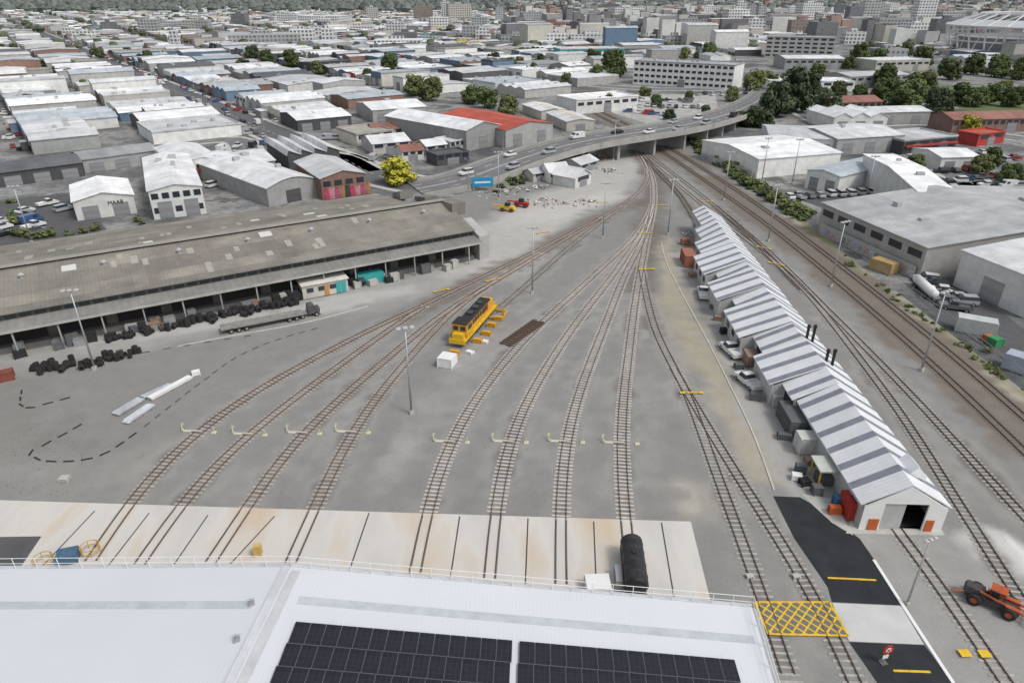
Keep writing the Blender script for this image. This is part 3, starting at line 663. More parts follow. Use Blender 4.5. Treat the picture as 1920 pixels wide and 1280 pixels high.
av=MB(); av.box(-.2,.2,-.2,.2,0,.2); av.cyl((0,0,.2),(0,0,.6),.04,n=6); av.cyl((-.3,0,.5),(.3,0,.5),.03,n=5)
avm=av.mesh('anchor',steel)
for (s,q) in ((-1.5,3.5),(-1.2,6.5),(-24,4)):
    p=R0+dW*-s+uy*q; top(mk('roof_anchor',avm,None,p,.4),'small galvanised roof anchor bracket on the white depot roof','roof anchor')
# ---------------- light poles ----------------
def pole_tmpl():
    E=thing('light_pole','tall grey galvanised light pole with floodlights standing in the rail yard','light pole',group='yard light poles')
    mb=MB(); mb.cyl((0,0,0),(0,0,12.6),.17,.08,8); mk('pole',mb.mesh('pole',steel,True),E)
    mb=MB(); mb.box(-.28,.28,-.28,.28,0,.5); mk('base',mb.mesh('base',conc),E)
    mb=MB(); mb.box(-1.1,1.1,-.05,.05,12.5,12.62); mk('crossarm',mb.mesh('arm',steel),E)
    f=MB(); f.box(-.28,.28,-.35,.2,0,.16); f.box(-.06,.06,-.06,.06,.16,.3); fm_=f.mesh('floodlight',mat('lamp_housing',(.5,.5,.5),.5))
    for x in(-.85,0,.85): mk('floodlight',fm_,E,(x,0,12.65),0)
    return E
PT_=pole_tmpl(); first=True
for (u,v,a) in [(772,775,.3),(178,692,.2),(998,550,.1),(1130,447,0),(1440,452,.5),(1557,537,.5),(1727,695,.5),(1357,375,.3),(1700,1132,.4),(1428,342,.3),(1252,440,.2),(1150,300,0),(935,375,.1),(1485,345,.2),(60,455,.3),(1620,385,0)]:
    p=S(u,v); sc=1 if u!=1700 else .62
    if first: PT_.location=p; PT_.rotation_euler[2]=a; first=False
    else: dup(PT_,p,a,(sc,sc,sc))
# ---------------- vehicles ----------------
PAINT={'white':(.70,.70,.69),'silver':(.40,.41,.42),'black':(.025,.025,.027),'red':(.36,.04,.035),'blue':(.05,.10,.22),'grey':(.15,.155,.16)}
wh=MB(); wh.cyl((-.11,0,0),(.11,0,0),.33,n=12,mi=0); wh.cyl((-.12,0,0),(.12,0,0),.18,n=8,mi=1); whm=wh.mesh('wheel',[black,steel])
VM={}
def vmesh(kind,c):
    k=(kind,c)
    if k in VM: return VM[k]
    pm=mat('car_paint_'+c,PAINT[c],.25,.04,.5,spec=.6); b=MB(); gg=MB()
    if kind=='car':
        b.xprism([(-2.15,.28),(-2.2,.75),(-1.9,.95),(-1.2,1.0),(1.0,.98),(1.9,.82),(2.15,.65),(2.15,.28)],-.88,.88)
        b.box(-.68,.68,-1.25,.35,1.42,1.46); gg.box(-.84,.84,-1.85,1.0,.96,1.42,tx=.15,ty=.55)
    elif kind=='suv':
        b.xprism([(-2.25,.35),(-2.3,1.0),(-2.2,1.1),(1.0,1.1),(2.0,.98),(2.3,.8),(2.3,.35)],-.93,.93)
        b.box(-.76,.76,-2.0,.35,1.72,1.78); gg.box(-.9,.9,-2.2,1.0,1.1,1.72,tx=.13,ty=.22)
    elif kind=='ute':
        b.xprism([(-.4,.4),(-.4,1.1),(1.3,1.1),(2.3,.98),(2.6,.8),(2.6,.4)],-.92,.92); b.box(-.74,.74,-.2,.75,1.7,1.76)
        b.box(-.92,.92,-2.6,-.45,.5,.72); b.box(-.92,-.86,-2.6,-.45,.72,1.1); b.box(.86,.92,-2.6,-.45,.72,1.1); b.box(-.86,.86,-2.6,-2.54,.72,1.1)
        gg.box(-.88,.88,-.35,1.25,1.1,1.7,tx=.12,ty=.3)
    elif kind=='van':
        b.xprism([(-2.5,.35),(-2.5,2.1),(1.2,2.15),(1.9,1.25),(2.5,1.0),(2.5,.35)],-.97,.97); gg.box(-.9,.9,1.32,1.86,1.3,1.95,tx=.06,ty=.2)
        gg.box(-.985,-.975,.2,1.2,1.25,1.85); gg.box(.975,.985,.2,1.2,1.25,1.85)
    VM[k]=(b.mesh('body',pm),gg.mesh('window',glassm)); return VM[k]
ncar=0
def car(p,ang,kind='car',c='white',near=True,label=None):
    global ncar; ncar+=1
    bm,gm=vmesh(kind,c); nm={'car':'car','suv':'car','ute':'pickup_truck','van':'van'}[kind]
    kn={'car':'sedan','suv':'tall estate car','ute':'pickup truck with open tray','van':'panel van'}[kind]
    E=thing(nm,label or f'{c} {kn} standing on asphalt',nm.replace('_',' '),(p[0],p[1],p[2]),ang,'parked and moving cars')
    mk('body',bm,E); mk('window',gm,E)
    if near:
        dx,dy=(.82,1.35) if kind!='ute' else (.84,1.6)
        for x in(-dx,dx):
            for y in(-dy,dy): mk('wheel',whm,E,(x,y,.33))
    return E
CK=['car','car','suv','suv','ute','van']; CC=['white','white','silver','silver','grey','black','red','blue','white']
def rc(u,v,a,near=False,h=0): p=S(u,v,h); p.z=h+.0; car(p,a,random.choice(CK),random.choice(CC),near)
car(S(1318,555),-.15,'ute','white',label='white pickup truck parked beside the engine shed'); car(S(1402,720),.3,'ute','white',label='white pickup truck with tray parked by the shed')
car(S(1370,662),.2,'ute','white',label='white flat deck pickup parked beside the shed wall')
car(S(664,534),1.0,'suv','black'); car(S(698,519),1.0,'ute','white'); car(S(530,547),1.0,'ute','silver'); car(S(552,550),1.0,'suv','grey')
for i,(u,v) in enumerate([(790,488),(806,485),(821,482),(836,479),(852,476),(868,473),(722,500),(738,497),(755,494)]): car(S(u,v),gang+1.57+U(-.2,.2),random.choice(['car','suv']),['black','grey','silver','black'][i%4],True)
for u,v in [(48,398),(55,407),(60,417),(64,427),(68,438),(3,418),(4,430),(5,442),(90,385),(120,395),(445,352),(400,350),(410,340)]: rc(u,v,-.5+U(-.1,.1)+1.57*(R()<.1),False)
rc(438,355,1.2)
for i in range(13): rc(1478+i*19,372-i*1.1+U(-1,1),.1+U(-.1,.1))
for i,(u,v) in enumerate([(1745,532),(1762,548),(1775,556),(1790,562),(1772,568),(1735,528),(1758,538),(1805,570),(1790,580)]): car(S(u,v),1.3+U(-.2,.2),random.choice(CK),['grey','white','black','silver'][i%4])
for row,(u0,v0,u1,v1,n) in enumerate([(1715,372,1900,368,8),(1800,395,1925,420,6),(1750,345,1910,330,8),(1790,322,1900,300,7),(1700,262,1830,262,8),(1760,300,1860,285,6),(1850,350,1925,352,5),(1490,250,1560,252,5),(1180,188,1290,192,9),(1200,200,1310,204,9),(1180,212,1260,218,6),(1290,180,1400,176,8),(1640,250,1760,255,7),(420,282,500,270,4),(1700,330,1760,325,3),(520,350,560,345,3),(610,262,680,255,5),(700,300,750,294,3),(760,278,830,272,4)]):
    for i in range(n):
        t=(i+U(-.2,.2))/max(1,n-1); rc(u0+(u1-u0)*t,v0+(v1-v0)*t+U(-1.5,1.5),U(-.15,.15)+(.0 if row%2 else 1.57))
# ---------------- overbridge ----------------
bpts=[(780,354,.3),(830,345,.8),(880,333,1.6),(950,307,3.0),(1030,281,4.8),(1110,262,6.2),(1200,248,6.8),(1290,233,6.5),(1370,212,4.5),(1420,190,2.2),(1440,172,.6),(1445,160,.3)]
bw=smooth_line([S(*q) for q in bpts],3,0,1,True)
BR=thing('road_overbridge','curved concrete road overbridge with traffic crossing above the railway','bridge')
mb=MB(); ribbon(mb,bw,-8,8,-1.1,0); mk('deck',mb.mesh('deck',roadm),BR)
for sd in(-1,1):
    mb=MB(); o=sd*8.15; ribbon(mb,bw,o-.15,o+.15,-1.2,.75); mk('parapet',mb.mesh('parapet',mat('bridge_concrete',(.36,.35,.33),.9,.2,.3)),BR)
mb=MB()
for o in(-.25,.25,-6.9,6.9): ribbon(mb,bw,o-.07,o+.07,.0,.02)
for o in(-3.7,3.7):
    for i in range(0,len(bw)-2,3): ribbon(mb,bw[i:i+2],o-.08,o+.08,0,.02)
mk('lane_marking',mb.mesh('lm',linem),BR)
pr=MB(); pr.box(-.5,.5,-6.5,6.5,0,1); prm=pr.mesh('pier',MC['bridge_concrete']); nb=normals(bw)
for i in range(0,len(bw),5):
    if bw[i][2]>4.2: mk('pier',prm,BR,(bw[i][0],bw[i][1],-.1),math.atan2(nb[i][1],nb[i][0])-math.pi/2,(1,1,bw[i][2]-1))
i0=[i for i in range(len(bw)) if bw[i][2]<=4.4]
half=len(bw)//2
for seg in ([i for i in i0 if i<half],[i for i in i0 if i>=half]):
    mb=MB(); a=bw[seg]; n=normals(a); vs=[];fs=[]
    for i in range(len(a)):
        for o in(-8.,8.):
            q=a[i]+n[i]*o; q2=a[i]+n[i]*o*1.25; vs+=[(q[0],q[1],a[i][2]-1.0),(q2[0],q2[1],-.1)]
    for i in range(len(a)-1):
        A_=4*i;B_=A_+4; fs+=[(A_,A_+1,B_+1,B_),(A_+2,B_+2,B_+3,A_+3)]
    mb.add(vs,fs); mk('embankment',mb.mesh('emb',mat('embankment',(.18,.175,.14),.95,.3,.3)),BR)
for k,(i,o) in enumerate([(6,3),(10,-5),(16,-3),(22,5),(27,3),(30,-3),(38,5),(40,-5),(44,3),(50,-5),(13,5.3),(34,-5.2)]):
    if i<len(bw): car(Vector(bw[i]+nb[i]*o),math.atan2(nb[i][1],nb[i][0]),random.choice(['car','suv','van']),['white','silver','silver','white','black'][k%5],False,'car driving over the concrete overbridge')
sp_=MB().cyl((0,0,0),(0,0,8),.09,.06,6).cyl((0,0,8),(1.8,0,8.3),.05,n=5).box(1.5,2.3,-.12,.12,8.25,8.38).mesh('lamp',steel)
def lamp(x,y,z,a,where): top(mk('street_lamp',sp_,None,(x,y,z),a),'slim grey street lamp beside the '+where,'street lamp','street lamps')
for i in range(4,len(bw),9):
    q=bw[i]+nb[i]*8.6*(1 if (i//9)%2 else -1); lamp(q[0],q[1],bw[i][2]-.6,math.atan2(nb[i][1],nb[i][0])+(math.pi if (i//9)%2 else 0),'road overbridge')
# ---------------- streets ----------------
e1=Vector((.803,.596)); e2=Vector((-.596,.803))
def wroad(name,pts,w,m=roadm,z=-.02):
    a=smooth_line([Vector((p[0],p[1],0)) for p in pts],6,0,0,True); mb=MB(); ribbon(mb,a,-w/2,w/2,z-.03,z); struct(mk(name,mb.mesh(name,m)))
    mb=MB()
    for i in range(0,len(a)-1): 
        seg=np.array([a[i],a[i]+(a[i+1]-a[i])*.5]); ribbon(mb,seg,-.08,.08,z,z+.01)
    for o in(-w/2-1,w/2+1):
        ribbon(mb,a,o-1,o+1,z-.03,z+.12,1)
    struct(mk('road_marking',mb.mesh('rm',[linem,MC['concrete']])))
    return a
base=S(560,270); far=base+Vector((e2.x,e2.y,0))*1500
ms=wroad('main_street',[S(800,350),S(740,338),S(690,322),base,base+Vector((e2.x,e2.y,0))*200,base+Vector((e2.x,e2.y,0))*700,far],15,mat('street_dark',(.125,.125,.13),.9,.15,.15))
for i in range(0,70):
    q=base+Vector((e2.x,e2.y,0))*(8+i*7.5+U(-2,2))+Vector((e1.x,e1.y,0))*random.choice([-6.2,6.2,-1.9,1.9])
    if R()<.5: car(Vector((q.x,q.y,0)),math.atan2(e2.y,e2.x)-1.57,random.choice(CK),random.choice(CC),False,'car on the long straight industrial street')
for i in range(16):
    q=base+Vector((e2.x,e2.y,0))*(10+i*34)+Vector((e1.x,e1.y,0))*(8.6 if i%2 else -8.6); lamp(q.x,q.y,0,math.atan2(e1.y,e1.x)+(math.pi if i%2 else 0),'industrial street')
wroad('side_street',[S(690,322),S(620,292),S(480,300),S(430,262),S(200,290),S(-200,360)],9)
wroad('east_road',[S(1445,163),S(1560,235),S(1750,240),S(1925,262)],10)
wroad('east_road',[S(1700,262),S(1800,330),S(1925,400)],10)
wroad('east_road',[S(1445,163),S(1300,168),S(1180,165),S(1050,150),S(900,110)],11)
flat('car_park_pavement',[(1150,180),(1340,176),(1350,215),(1260,228),(1190,238),(1130,205)],mat('pale_gravel',(.40,.39,.37),.95,.3,.2),-.02,-.04)
flat('car_park_pavement',[(1480,368),(1720,352),(1925,330),(1925,470),(1700,390),(1560,395)],asph,-.02,-.04)
flat('car_park_pavement',[(-30,380),(140,360),(200,430),(60,460),(-30,475)],asph,-.02,-.04)
flat('car_park_pavement',[(1700,500),(1790,520),(1925,620),(1925,700),(1800,620),(1720,560)],asph,.02,-.04)
flat('grass_field',[(1760,160),(1925,165),(1925,215),(1800,205)],mat('grass',(.11,.15,.055),.95,.3,.1),-.02,-.04)
# ---------------- generic city ----------------
excl=[S(*q) for q in [(-900,470),(-100,352),(0,330),(300,268),(470,262),(560,240),(700,195),(870,165),(990,180),(1100,172),(1150,130),(1400,110),(1430,78),(1600,78),(1800,120),(2500,130),(3200,700),(3200,1280),(-900,1280)]]
roofw=['white']*8+['pale']*6+['bluegrey']*3+['grey','mid','mid']+['brown']*2+['dark']*3+['tan','brightwhite','brightwhite','brightwhite']
wallw=['white','cream','grey','white','conc','conc','dark','grey','white','blue','brick']
rk=[(.36,.365,.37),(.72,.73,.72),(.64,.64,.65),(.46,.49,.52),(.14,.14,.145),(.32,.29,.26),(.55,.56,.57),(.74,.74,.74),(.68,.69,.70),(.24,.24,.25),(.78,.78,.77),(.7,.7,.7)]
cells=[]; BL=92
def grid(f1,f2,org,amin,amax,bmin,bmax,cond):
    a=amin
    while a<amax:
        for side in(0,1):
            a0=a+12+side*34.5
            b=bmin+U(0,15); nxt=bmin+150
            while b<bmax:
                cxp=org.x+f1.x*(a0+17)+f2.x*b; cyp=org.y+f1.y*(a0+17)+f2.y*b; dist=math.hypot(cxp,cyp)
                w=random.choice([U(9,15),U(11,27),U(14,30)]) if dist<900 else U(8,24)
                if b>nxt: b+=13; nxt+=U(140,200)
                cxp+=f2.x*w/2; cyp+=f2.y*w/2
                u,v=vis(cxp,cyp)
                if cyp>60 and -130<u<2050 and v<480 and cond(cxp,cyp) and not inpoly(cxp,cyp,excl):
                    cells.append((dist,cxp,cyp,f1,f2,w-random.choice([.3,.5,1.,2.]),U(30,34) if R()<.7 else U(16,26),side))
                b+=w
        a+=BL
org=Vector((base.x,base.y))
lim=lambda x,y: x< (y-250)*.10+25
grid(e1,e2,org,-BL*22,BL*22,-400,2500,lim)
g1=Vector((.985,.174)); g2=Vector((-.174,.985))
grid(g1,g2,Vector((150,300)),-BL*8,BL*27,-250,2500,lambda x,y: not lim(x,y))
cells.sort(key=lambda c:c[0])
far_mb=MB(); ind=0; trees_auto=[]; cmb=MB(); carcol=[(.6,.6,.6),(.65,.65,.64),(.35,.36,.37),(.1,.1,.11),(.03,.03,.03),(.3,.05,.04),(.06,.1,.22)]
def fcar(x,y,a):
    M=Matrix.Translation((x,y,0))@Matrix.Rotation(a,4,'Z'); c=random.choice(carcol); h=U(.85,1.2)
    cmb.box(-.9,.9,-2.2,2.2,.25,h,0,M,tx=.05,ty=.12,col=c); cmb.box(-.8,.8,-1.6,.9,h,h+.5,0,M,tx=.15,ty=.45,col=(.04,.045,.05)); cmb.box(-.62,.62,-1.1,.4,h+.5,h+.54,0,M,col=c)
for (d,x,y,f1,f2,w,D,side) in cells:
    sgn=1 if side==0 else -1; fa_=math.atan2(f2.y,f2.x)-1.57
    if d<1000:
        for _ in range(int(w/5.5)):
            if R()<.55:
                oo=U(-w/2,w/2); k=-sgn*(17.2+random.choice([2.2,5.0])); fcar(x+f1.x*k+f2.x*oo,y+f1.y*k+f2.y*oo,fa_+(1.57 if R()<.5 else 0)+U(-.1,.1))
    r=R()
    if r<.035: trees_auto.append((x,y)); trees_auto.append((x+U(-12,12),y+U(-12,12))); 
    if r<.065:
        if d<900:
            for i in range(3):
                for j in range(5):
                    if R()<.7: fcar(x+f1.x*(i*9-9)+f2.x*(j*3-6),y+f1.y*(i*9-9)+f2.y*(j*3-6),fa_+1.57)
        continue
    h=U(3.2,5.2) if R()<.9 else U(5.5,8.5)
    if x>0 and d>700 and R()<.3: h=U(9,22)
    if ind<238:
        hw=34.5/2
        if side==0: o=Vector((x,y))-f1*hw+f2*(w/2); ang=math.atan2(-f2.y,-f2.x)
        else: o=Vector((x,y))+f1*hw-f2*(w/2); ang=math.atan2(f2.y,f2.x)
        rt=random.choices(['gable','flat','arch','saw','mono'],[.70,.12,.05,.04,.09])[0]
        n=1 if w<20 else random.choice([1,2,3])
        rise=U(.8,1.7) if rt!='mono' else U(.6,1.3)
        bldgw(o,ang,w,D,h,rt,random.choice(['d','d','d','f']),rise,random.choice(roofw),random.choice(wallw),n=(n if rt=='gable' else 4),doors=random.choice([1,2]) if d<520 else 1,wins=random.choice([0,3,4]) if d<450 else 0,sky=random.choice([0,2,4,7]) if d<520 else 0,vents=random.choice([0,2,4]) if d<550 else 0,para=random.choice(['white','cream','dark','blue','redw','conc']) if R()<.3 else None,annex=(w*U(.3,.6),U(2.5,4.5),U(2.6,3.4),random.choice(wallw)) if R()<.3 else None)
        ind+=1
    else:
        ang=math.atan2(f2.y,f2.x); M=Matrix.Translation((x,y,0))@Matrix.Rotation(ang,4,'Z'); wc=random.choice([(.42,.42,.41),(.56,.56,.54),(.28,.28,.28),(.48,.45,.41),(.18,.18,.19),(.3,.22,.19)]); rcx=random.choice(rk); k=U(.85,1.1); rcx=tuple(c*k for c in rcx)
        if R()<.025: rcx=random.choice([(.4,.12,.09),(.12,.2,.35),(.5,.38,.12),(.15,.28,.2)])
        D0=D
        if R()<.45: 
            far_mb.box(w*.1,w/2,-D/2,D/2,0,h*.7,0,M,col=wc); far_mb.add([M@Vector(p) for p in [(w*.1,-D/2,h*.71),(w/2,-D/2,h*.71),(w/2,D/2,h*.71),(w*.1,D/2,h*.71)]],[(0,1,2,3)],0,random.choice(rk)); w*=.58
        if R()<.35:
            rc2=random.choice(rk); far_mb.box(-w/2,w/2,D*.05,D/2,0,h*1.2,0,M,col=wc); far_mb.add([M@Vector(p) for p in [(-w/2,D*.05,h*1.21),(w/2,D*.05,h*1.21),(w/2,D/2,h*1.3),(-w/2,D/2,h*1.3)]],[(0,1,2,3)],0,rc2)
            M=M@Matrix.Translation((0,-D*.25,0)); D*=.5
        far_mb.box(-w/2,w/2,-D/2,D/2,0,h,0,M,col=wc)
        rr=U(.6,1.7) if h<9 else .3
        if R()<.6: q=[(-w/2,-D/2,h+.01),(w/2,-D/2,h+.01),(w/2,0,h+rr),(-w/2,0,h+rr),(-w/2,D/2,h+.01),(w/2,D/2,h+.01)]
        else: q=[(-w/2,-D/2,h+.01),(-w/2,D/2,h+.01),(0,D/2,h+rr),(0,-D/2,h+rr),(w/2,-D/2,h+.01),(w/2,D/2,h+.01)]
        q=[M@Vector(p) for p in q]
        far_mb.add(q,[(0,1,2,3),(3,2,5,4),(0,3,4),(1,5,2)],0,rcx)
top(mk('distant_building',far_mb.mesh('distant',attrmat('distant_building','col',.8,.8,.1,.08,.12,0))),'mass of distant low city buildings with grey and white roofs','buildings',kind='stuff')
top(mk('distant_car',cmb.mesh('cars',attrmat('distant_car_paint','col',.4,1,.1,.03,.03,0))),'many distant cars parked along city streets and lots','cars',kind='stuff')
def tower(u0,u1,vb,vt,wc,gc=(.10,.11,.12),name='office_tower',label='distant pale multi storey city building',dep=.7):
    a,b=S(u0,vb),S(u1,vb); w=(b-a).length; bt=(vt-CY)/F; h=CH-a.y*(sp+bt*cp)/(cp-bt*sp)
    if h<5: return
    mb=MB(); mb.box(0,w,0,w*dep,0,h); mb.box(w*.3,w*.6,w*dep*.3,w*dep*.6,h,h+3)
    top(mk(name,mb.mesh(name,facade('fac%s'%str(wc),wc,gc,4.,3.6,.8)),None,(a.x,a.y,0),U(-.15,.25)),label,'tower')
Wt=(.66,.66,.65);Gt=(.38,.38,.38);Dk=(.16,.16,.17);Bt=(.27,.2,.16)
for t in [(778,812,40,12,Bt),(828,842,42,2,Wt),(842,885,44,8,(.5,.46,.4)),(930,944,42,14,Gt),(1152,1210,48,14,Wt),(1085,1140,50,30,Gt),(1205,1270,70,42,Dk),(1272,1330,62,36,Gt),(1335,1365,60,30,Dk),(1362,1404,62,18,Wt),(1378,1396,50,4,Wt),(1440,1480,60,26,Gt),(1480,1520,75,38,Bt),(1525,1568,90,42,Dk),(1500,1540,50,6,Wt),(1540,1580,55,26,Wt),(1585,1612,66,12,Dk),(1612,1642,60,2,(.5,.5,.48)),(1712,1746,60,-4,Wt),(1642,1662,56,8,Gt),(1642,1700,74,34,Gt),(1700,1745,84,44,Wt),(1745,1790,90,36,Dk),(1760,1800,60,22,Gt),(1400,1430,72,36,Wt),(1418,1432,52,10,Gt),(1560,1576,52,8,Dk),(1005,1065,62,42,(.35,.12,.09)),(840,902,92,80,(.58,.45,.10)),(700,790,90,76,Wt),(520,560,45,26,Wt),(560,640,48,30,Wt),(430,560,88,66,Gt),(940,1020,84,66,Gt),(640,700,60,48,Wt),(1070,1160,84,66,Wt),(770,830,82,70,(.3,.4,.45)),(1480,1530,100,72,Dk),(1640,1700,112,92,Gt),(800,880,150,136,Wt),(260,330,55,42,Gt),(1830,1900,60,38,Wt)]: tower(*t)
for i in range(74):
    u=U(800,1790) if i%4 else U(100,900); vb=U(34,88); tower(u,u+U(14,44),vb,vb-U(10,30),random.choice([Wt,Wt,Wt,Gt,Gt,Dk,(.5,.48,.44)]))
# stadium
sc_=S(1950,114)+Vector((40,55,0)); ST=thing('stadium','large stadium under construction with white steel truss frame','stadium',(sc_.x,sc_.y,0))
def ringpt(r,t,z): return Vector((r*1.15*math.cos(t),r*math.sin(t),z))
mb=MB(); n=30; vs=[];fs=[]
for i in range(n):
    t=2*math.pi*i/n; vs+=[ringpt(61,t,0),ringpt(63,t,15),ringpt(40,t,4)]
for i in range(n):
    a=3*i;b=3*((i+1)%n); fs+=[(a,b,b+1,a+1),(a+1,b+1,b+2,a+2)]
mb.add(vs,fs); mk('stand',mb.mesh('bowl',mat('stadium_stand',(.26,.27,.28),.8)),ST)
tm=mat('white_truss',(.66,.66,.66),.5,.1,.1); mb=MB()
for i in range(n):
    t=2*math.pi*i/n; t2=2*math.pi*(i+1)/n
    mb.cyl(ringpt(66,t,0),ringpt(72,t,24),.8,n=5); mb.cyl(ringpt(72,t,24),ringpt(50,t,33),.6,n=5)
    mb.cyl(ringpt(72,t,24),ringpt(72,t2,24),1.0,n=5); mb.cyl(ringpt(50,t,33),ringpt(50,t2,33),.8,n=5); mb.cyl(ringpt(70.5,t,18),ringpt(70.5,t2,18),.7,n=5)
    mb.cyl(ringpt(66,t,1),ringpt(72,t2,24),.45,n=4); mb.cyl(ringpt(69,t,12),ringpt(69,t2,12),.7,n=4); mb.cyl(ringpt(72,t,24),ringpt(50,t2,33),.45,n=4)
mk('truss_frame',mb.mesh('truss',tm),ST)
mb=MB(); vs=[];fs=[]
for i in range(n):
    t=2*math.pi*i/n; vs+=[ringpt(71,t,24.6),ringpt(61,t,28.8)]
for i in range(n): b=2*((i+1)%n); fs.append((2*i,b,b+1,2*i+1))
mb.add(vs,fs); mk('roof',mb.mesh('sroof',mat('stadium_roof',(.50,.51,.52),.5)),ST)
# ---------------- trees ----------------
def leafmat(name,c):
    return mat(name,c,.85,.45,.7,rand=.25,spec=.15)
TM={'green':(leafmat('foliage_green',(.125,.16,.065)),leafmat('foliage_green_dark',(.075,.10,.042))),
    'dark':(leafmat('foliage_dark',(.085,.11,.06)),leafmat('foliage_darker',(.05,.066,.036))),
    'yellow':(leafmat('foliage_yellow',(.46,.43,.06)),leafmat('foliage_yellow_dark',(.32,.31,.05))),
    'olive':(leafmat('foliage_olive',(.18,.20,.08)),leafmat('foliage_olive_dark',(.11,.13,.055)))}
bark=mat('bark',(.11,.09,.07),.9,.3,2)
def crown(seed,ncl,nl,leaf,tall=1.,flatb=.25):
    rs=random.Random(seed); mb=MB()
    for c in range(ncl):
        th=rs.uniform(0,6.28); rr=rs.uniform(0,.68)**.7; z=rs.uniform(-.6,.7)*tall
        k=math.sqrt(max(.15,1-(z/tall)**2)); cx,cy=rr*k*math.cos(th),rr*k*math.sin(th); r=rs.uniform(.28,.48)
        for i in range(nl):
            u=rs.uniform(-1,1); p=rs.uniform(0,6.28); s=math.sqrt(1-u*u); d=Vector((s*math.cos(p),s*math.sin(p),u)); rad=r*rs.uniform(.55,1.12)
            q=Vector((cx,cy,z))+Vector((d.x,d.y,d.z*.8))*rad
            nrm=(d+Vector((rs.uniform(-.7,.7),rs.uniform(-.7,.7),rs.uniform(-.2,.9)))).normalized()
            a=nrm.orthogonal().normalized(); a=Matrix.Rotation(rs.uniform(0,6.28),3,nrm)@a; b=nrm.cross(a); l=leaf*rs.uniform(.6,1.4)
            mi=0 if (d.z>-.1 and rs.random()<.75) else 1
            mb.add([q-a*l-b*l*.5,q+a*l*.2-b*l,q+a*l+b*l*.4,q-a*l*.3+b*l],[(0,1,2,3)],mi)
    return mb
CR={}
for s in range(3):
    for k,(m1,m2) in TM.items(): CR[(k,s)]=crown(s*7+3,19+3*s,130,.075,[.8,.75,.95][s]).mesh('crown',[m1,m2])
tk=MB(); tk.cyl((0,0,0),(0,0,.55),.06,.045,7)
for i in range(5):
    t=i*1.26; tk.cyl((0,0,.3+.03*i),(.35*math.cos(t),.35*math.sin(t),.75),.03,.012,5)
tkm=tk.mesh('trunk',bark)
ntree=0
def tree(p,r,k='green',hf=1.,label=None):
    global ntree; ntree+=1
    E=thing('tree',label or {'green':'leafy green tree','dark':'dense dark green tree','yellow':'bright yellow green leafy tree','olive':'olive green leafy tree'}[k]+' standing among city lots','tree',(p[0],p[1],-.05),U(0,6.28),'city trees',(r,r,r*hf))
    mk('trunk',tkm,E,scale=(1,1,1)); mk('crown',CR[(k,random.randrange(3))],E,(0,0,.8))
def tpx(u,v,rp,k='green',hf=1.):
    p=S(u,v); dist=math.sqrt(p.x**2+p.y**2+CH**2); tree(p,rp*dist/F*1.0,k,hf)
for t in [(747,343,38,'yellow',.7),(550,128,17,'green'),(597,140,13,'olive'),(730,140,20,'green'),(780,180,22,'olive'),(805,188,24,'olive'),(885,195,20,'green'),(915,203,22,'green'),(955,218,23,'olive'),(1150,145,26,'green'),(500,120,14,'green'),(475,112,14,'dark'),(1120,150,16,'green'),
 (1455,218,30,'dark',1.2),(1487,210,34,'dark',1.2),(1545,225,23,'dark',1.3),(1515,190,26,'dark',1.1),(1408,238,20,'dark'),(1390,235,14,'green'),(1430,240,18,'dark'),(1650,195,24,'green'),(1690,205,28,'green'),(1720,190,28,'olive'),(1755,220,25,'dark'),(1660,165,22,'green'),(1800,195,18,'green'),(1825,200,18,'green'),(1850,195,18,'green'),(1875,185,16,'olive'),(1895,200,18,'green'),(1410,170,20,'olive'),(1440,165,16,'green'),(1730,125,18,'green'),(1620,125,14,'green'),(1590,130,12,'green'),(1835,325,20,'olive',.9),(1712,318,18,'green',.8),(1890,345,20,'green'),(1818,250,16,'yellow'),(1860,310,16,'green'),(1780,150,19,'green'),(1820,140,17,'green'),(1870,145,18,'green'),(1910,150,18,'green'),(1330,110,15,'green'),(1280,115,14,'olive'),(1360,150,14,'olive'),(1230,200,12,'green'),(1210,185,12,'olive'),(1255,225,12,'dark'),(1323,220,12,'dark'),(1290,190,10,'green'),(1610,110,14,'green'),(1650,120,14,'green'),(1700,105,12,'green'),(1095,300,8,'green'),(1140,205,16,'dark'),(1120,208,14,'dark'),(530,120,10,'dark'),(1530,150,16,'green'),(1570,185,16,'green'),(1610,190,15,'green'),(925,120,12,'dark'),(960,135,14,'green'),(1000,140,12,'green'),(1060,160,12,'green'),(1340,165,14,'green'),(1372,190,14,'olive'),(1310,150,12,'olive')]: tpx(*t)
for (x,y) in trees_auto[:90]: tree((x,y),U(2.8,5),random.choice(['green','green','olive','dark']))
for i in range(90):
    x,y=U(-500,650),U(330,900); u,v=vis(x,y)
    if -50<u<1980 and 20<v<260 and not inpoly(x,y,excl): tree((x,y),U(2.5,4.6),random.choice(['green','olive','dark']))
rs=np.random.RandomState(5); mb=MB()
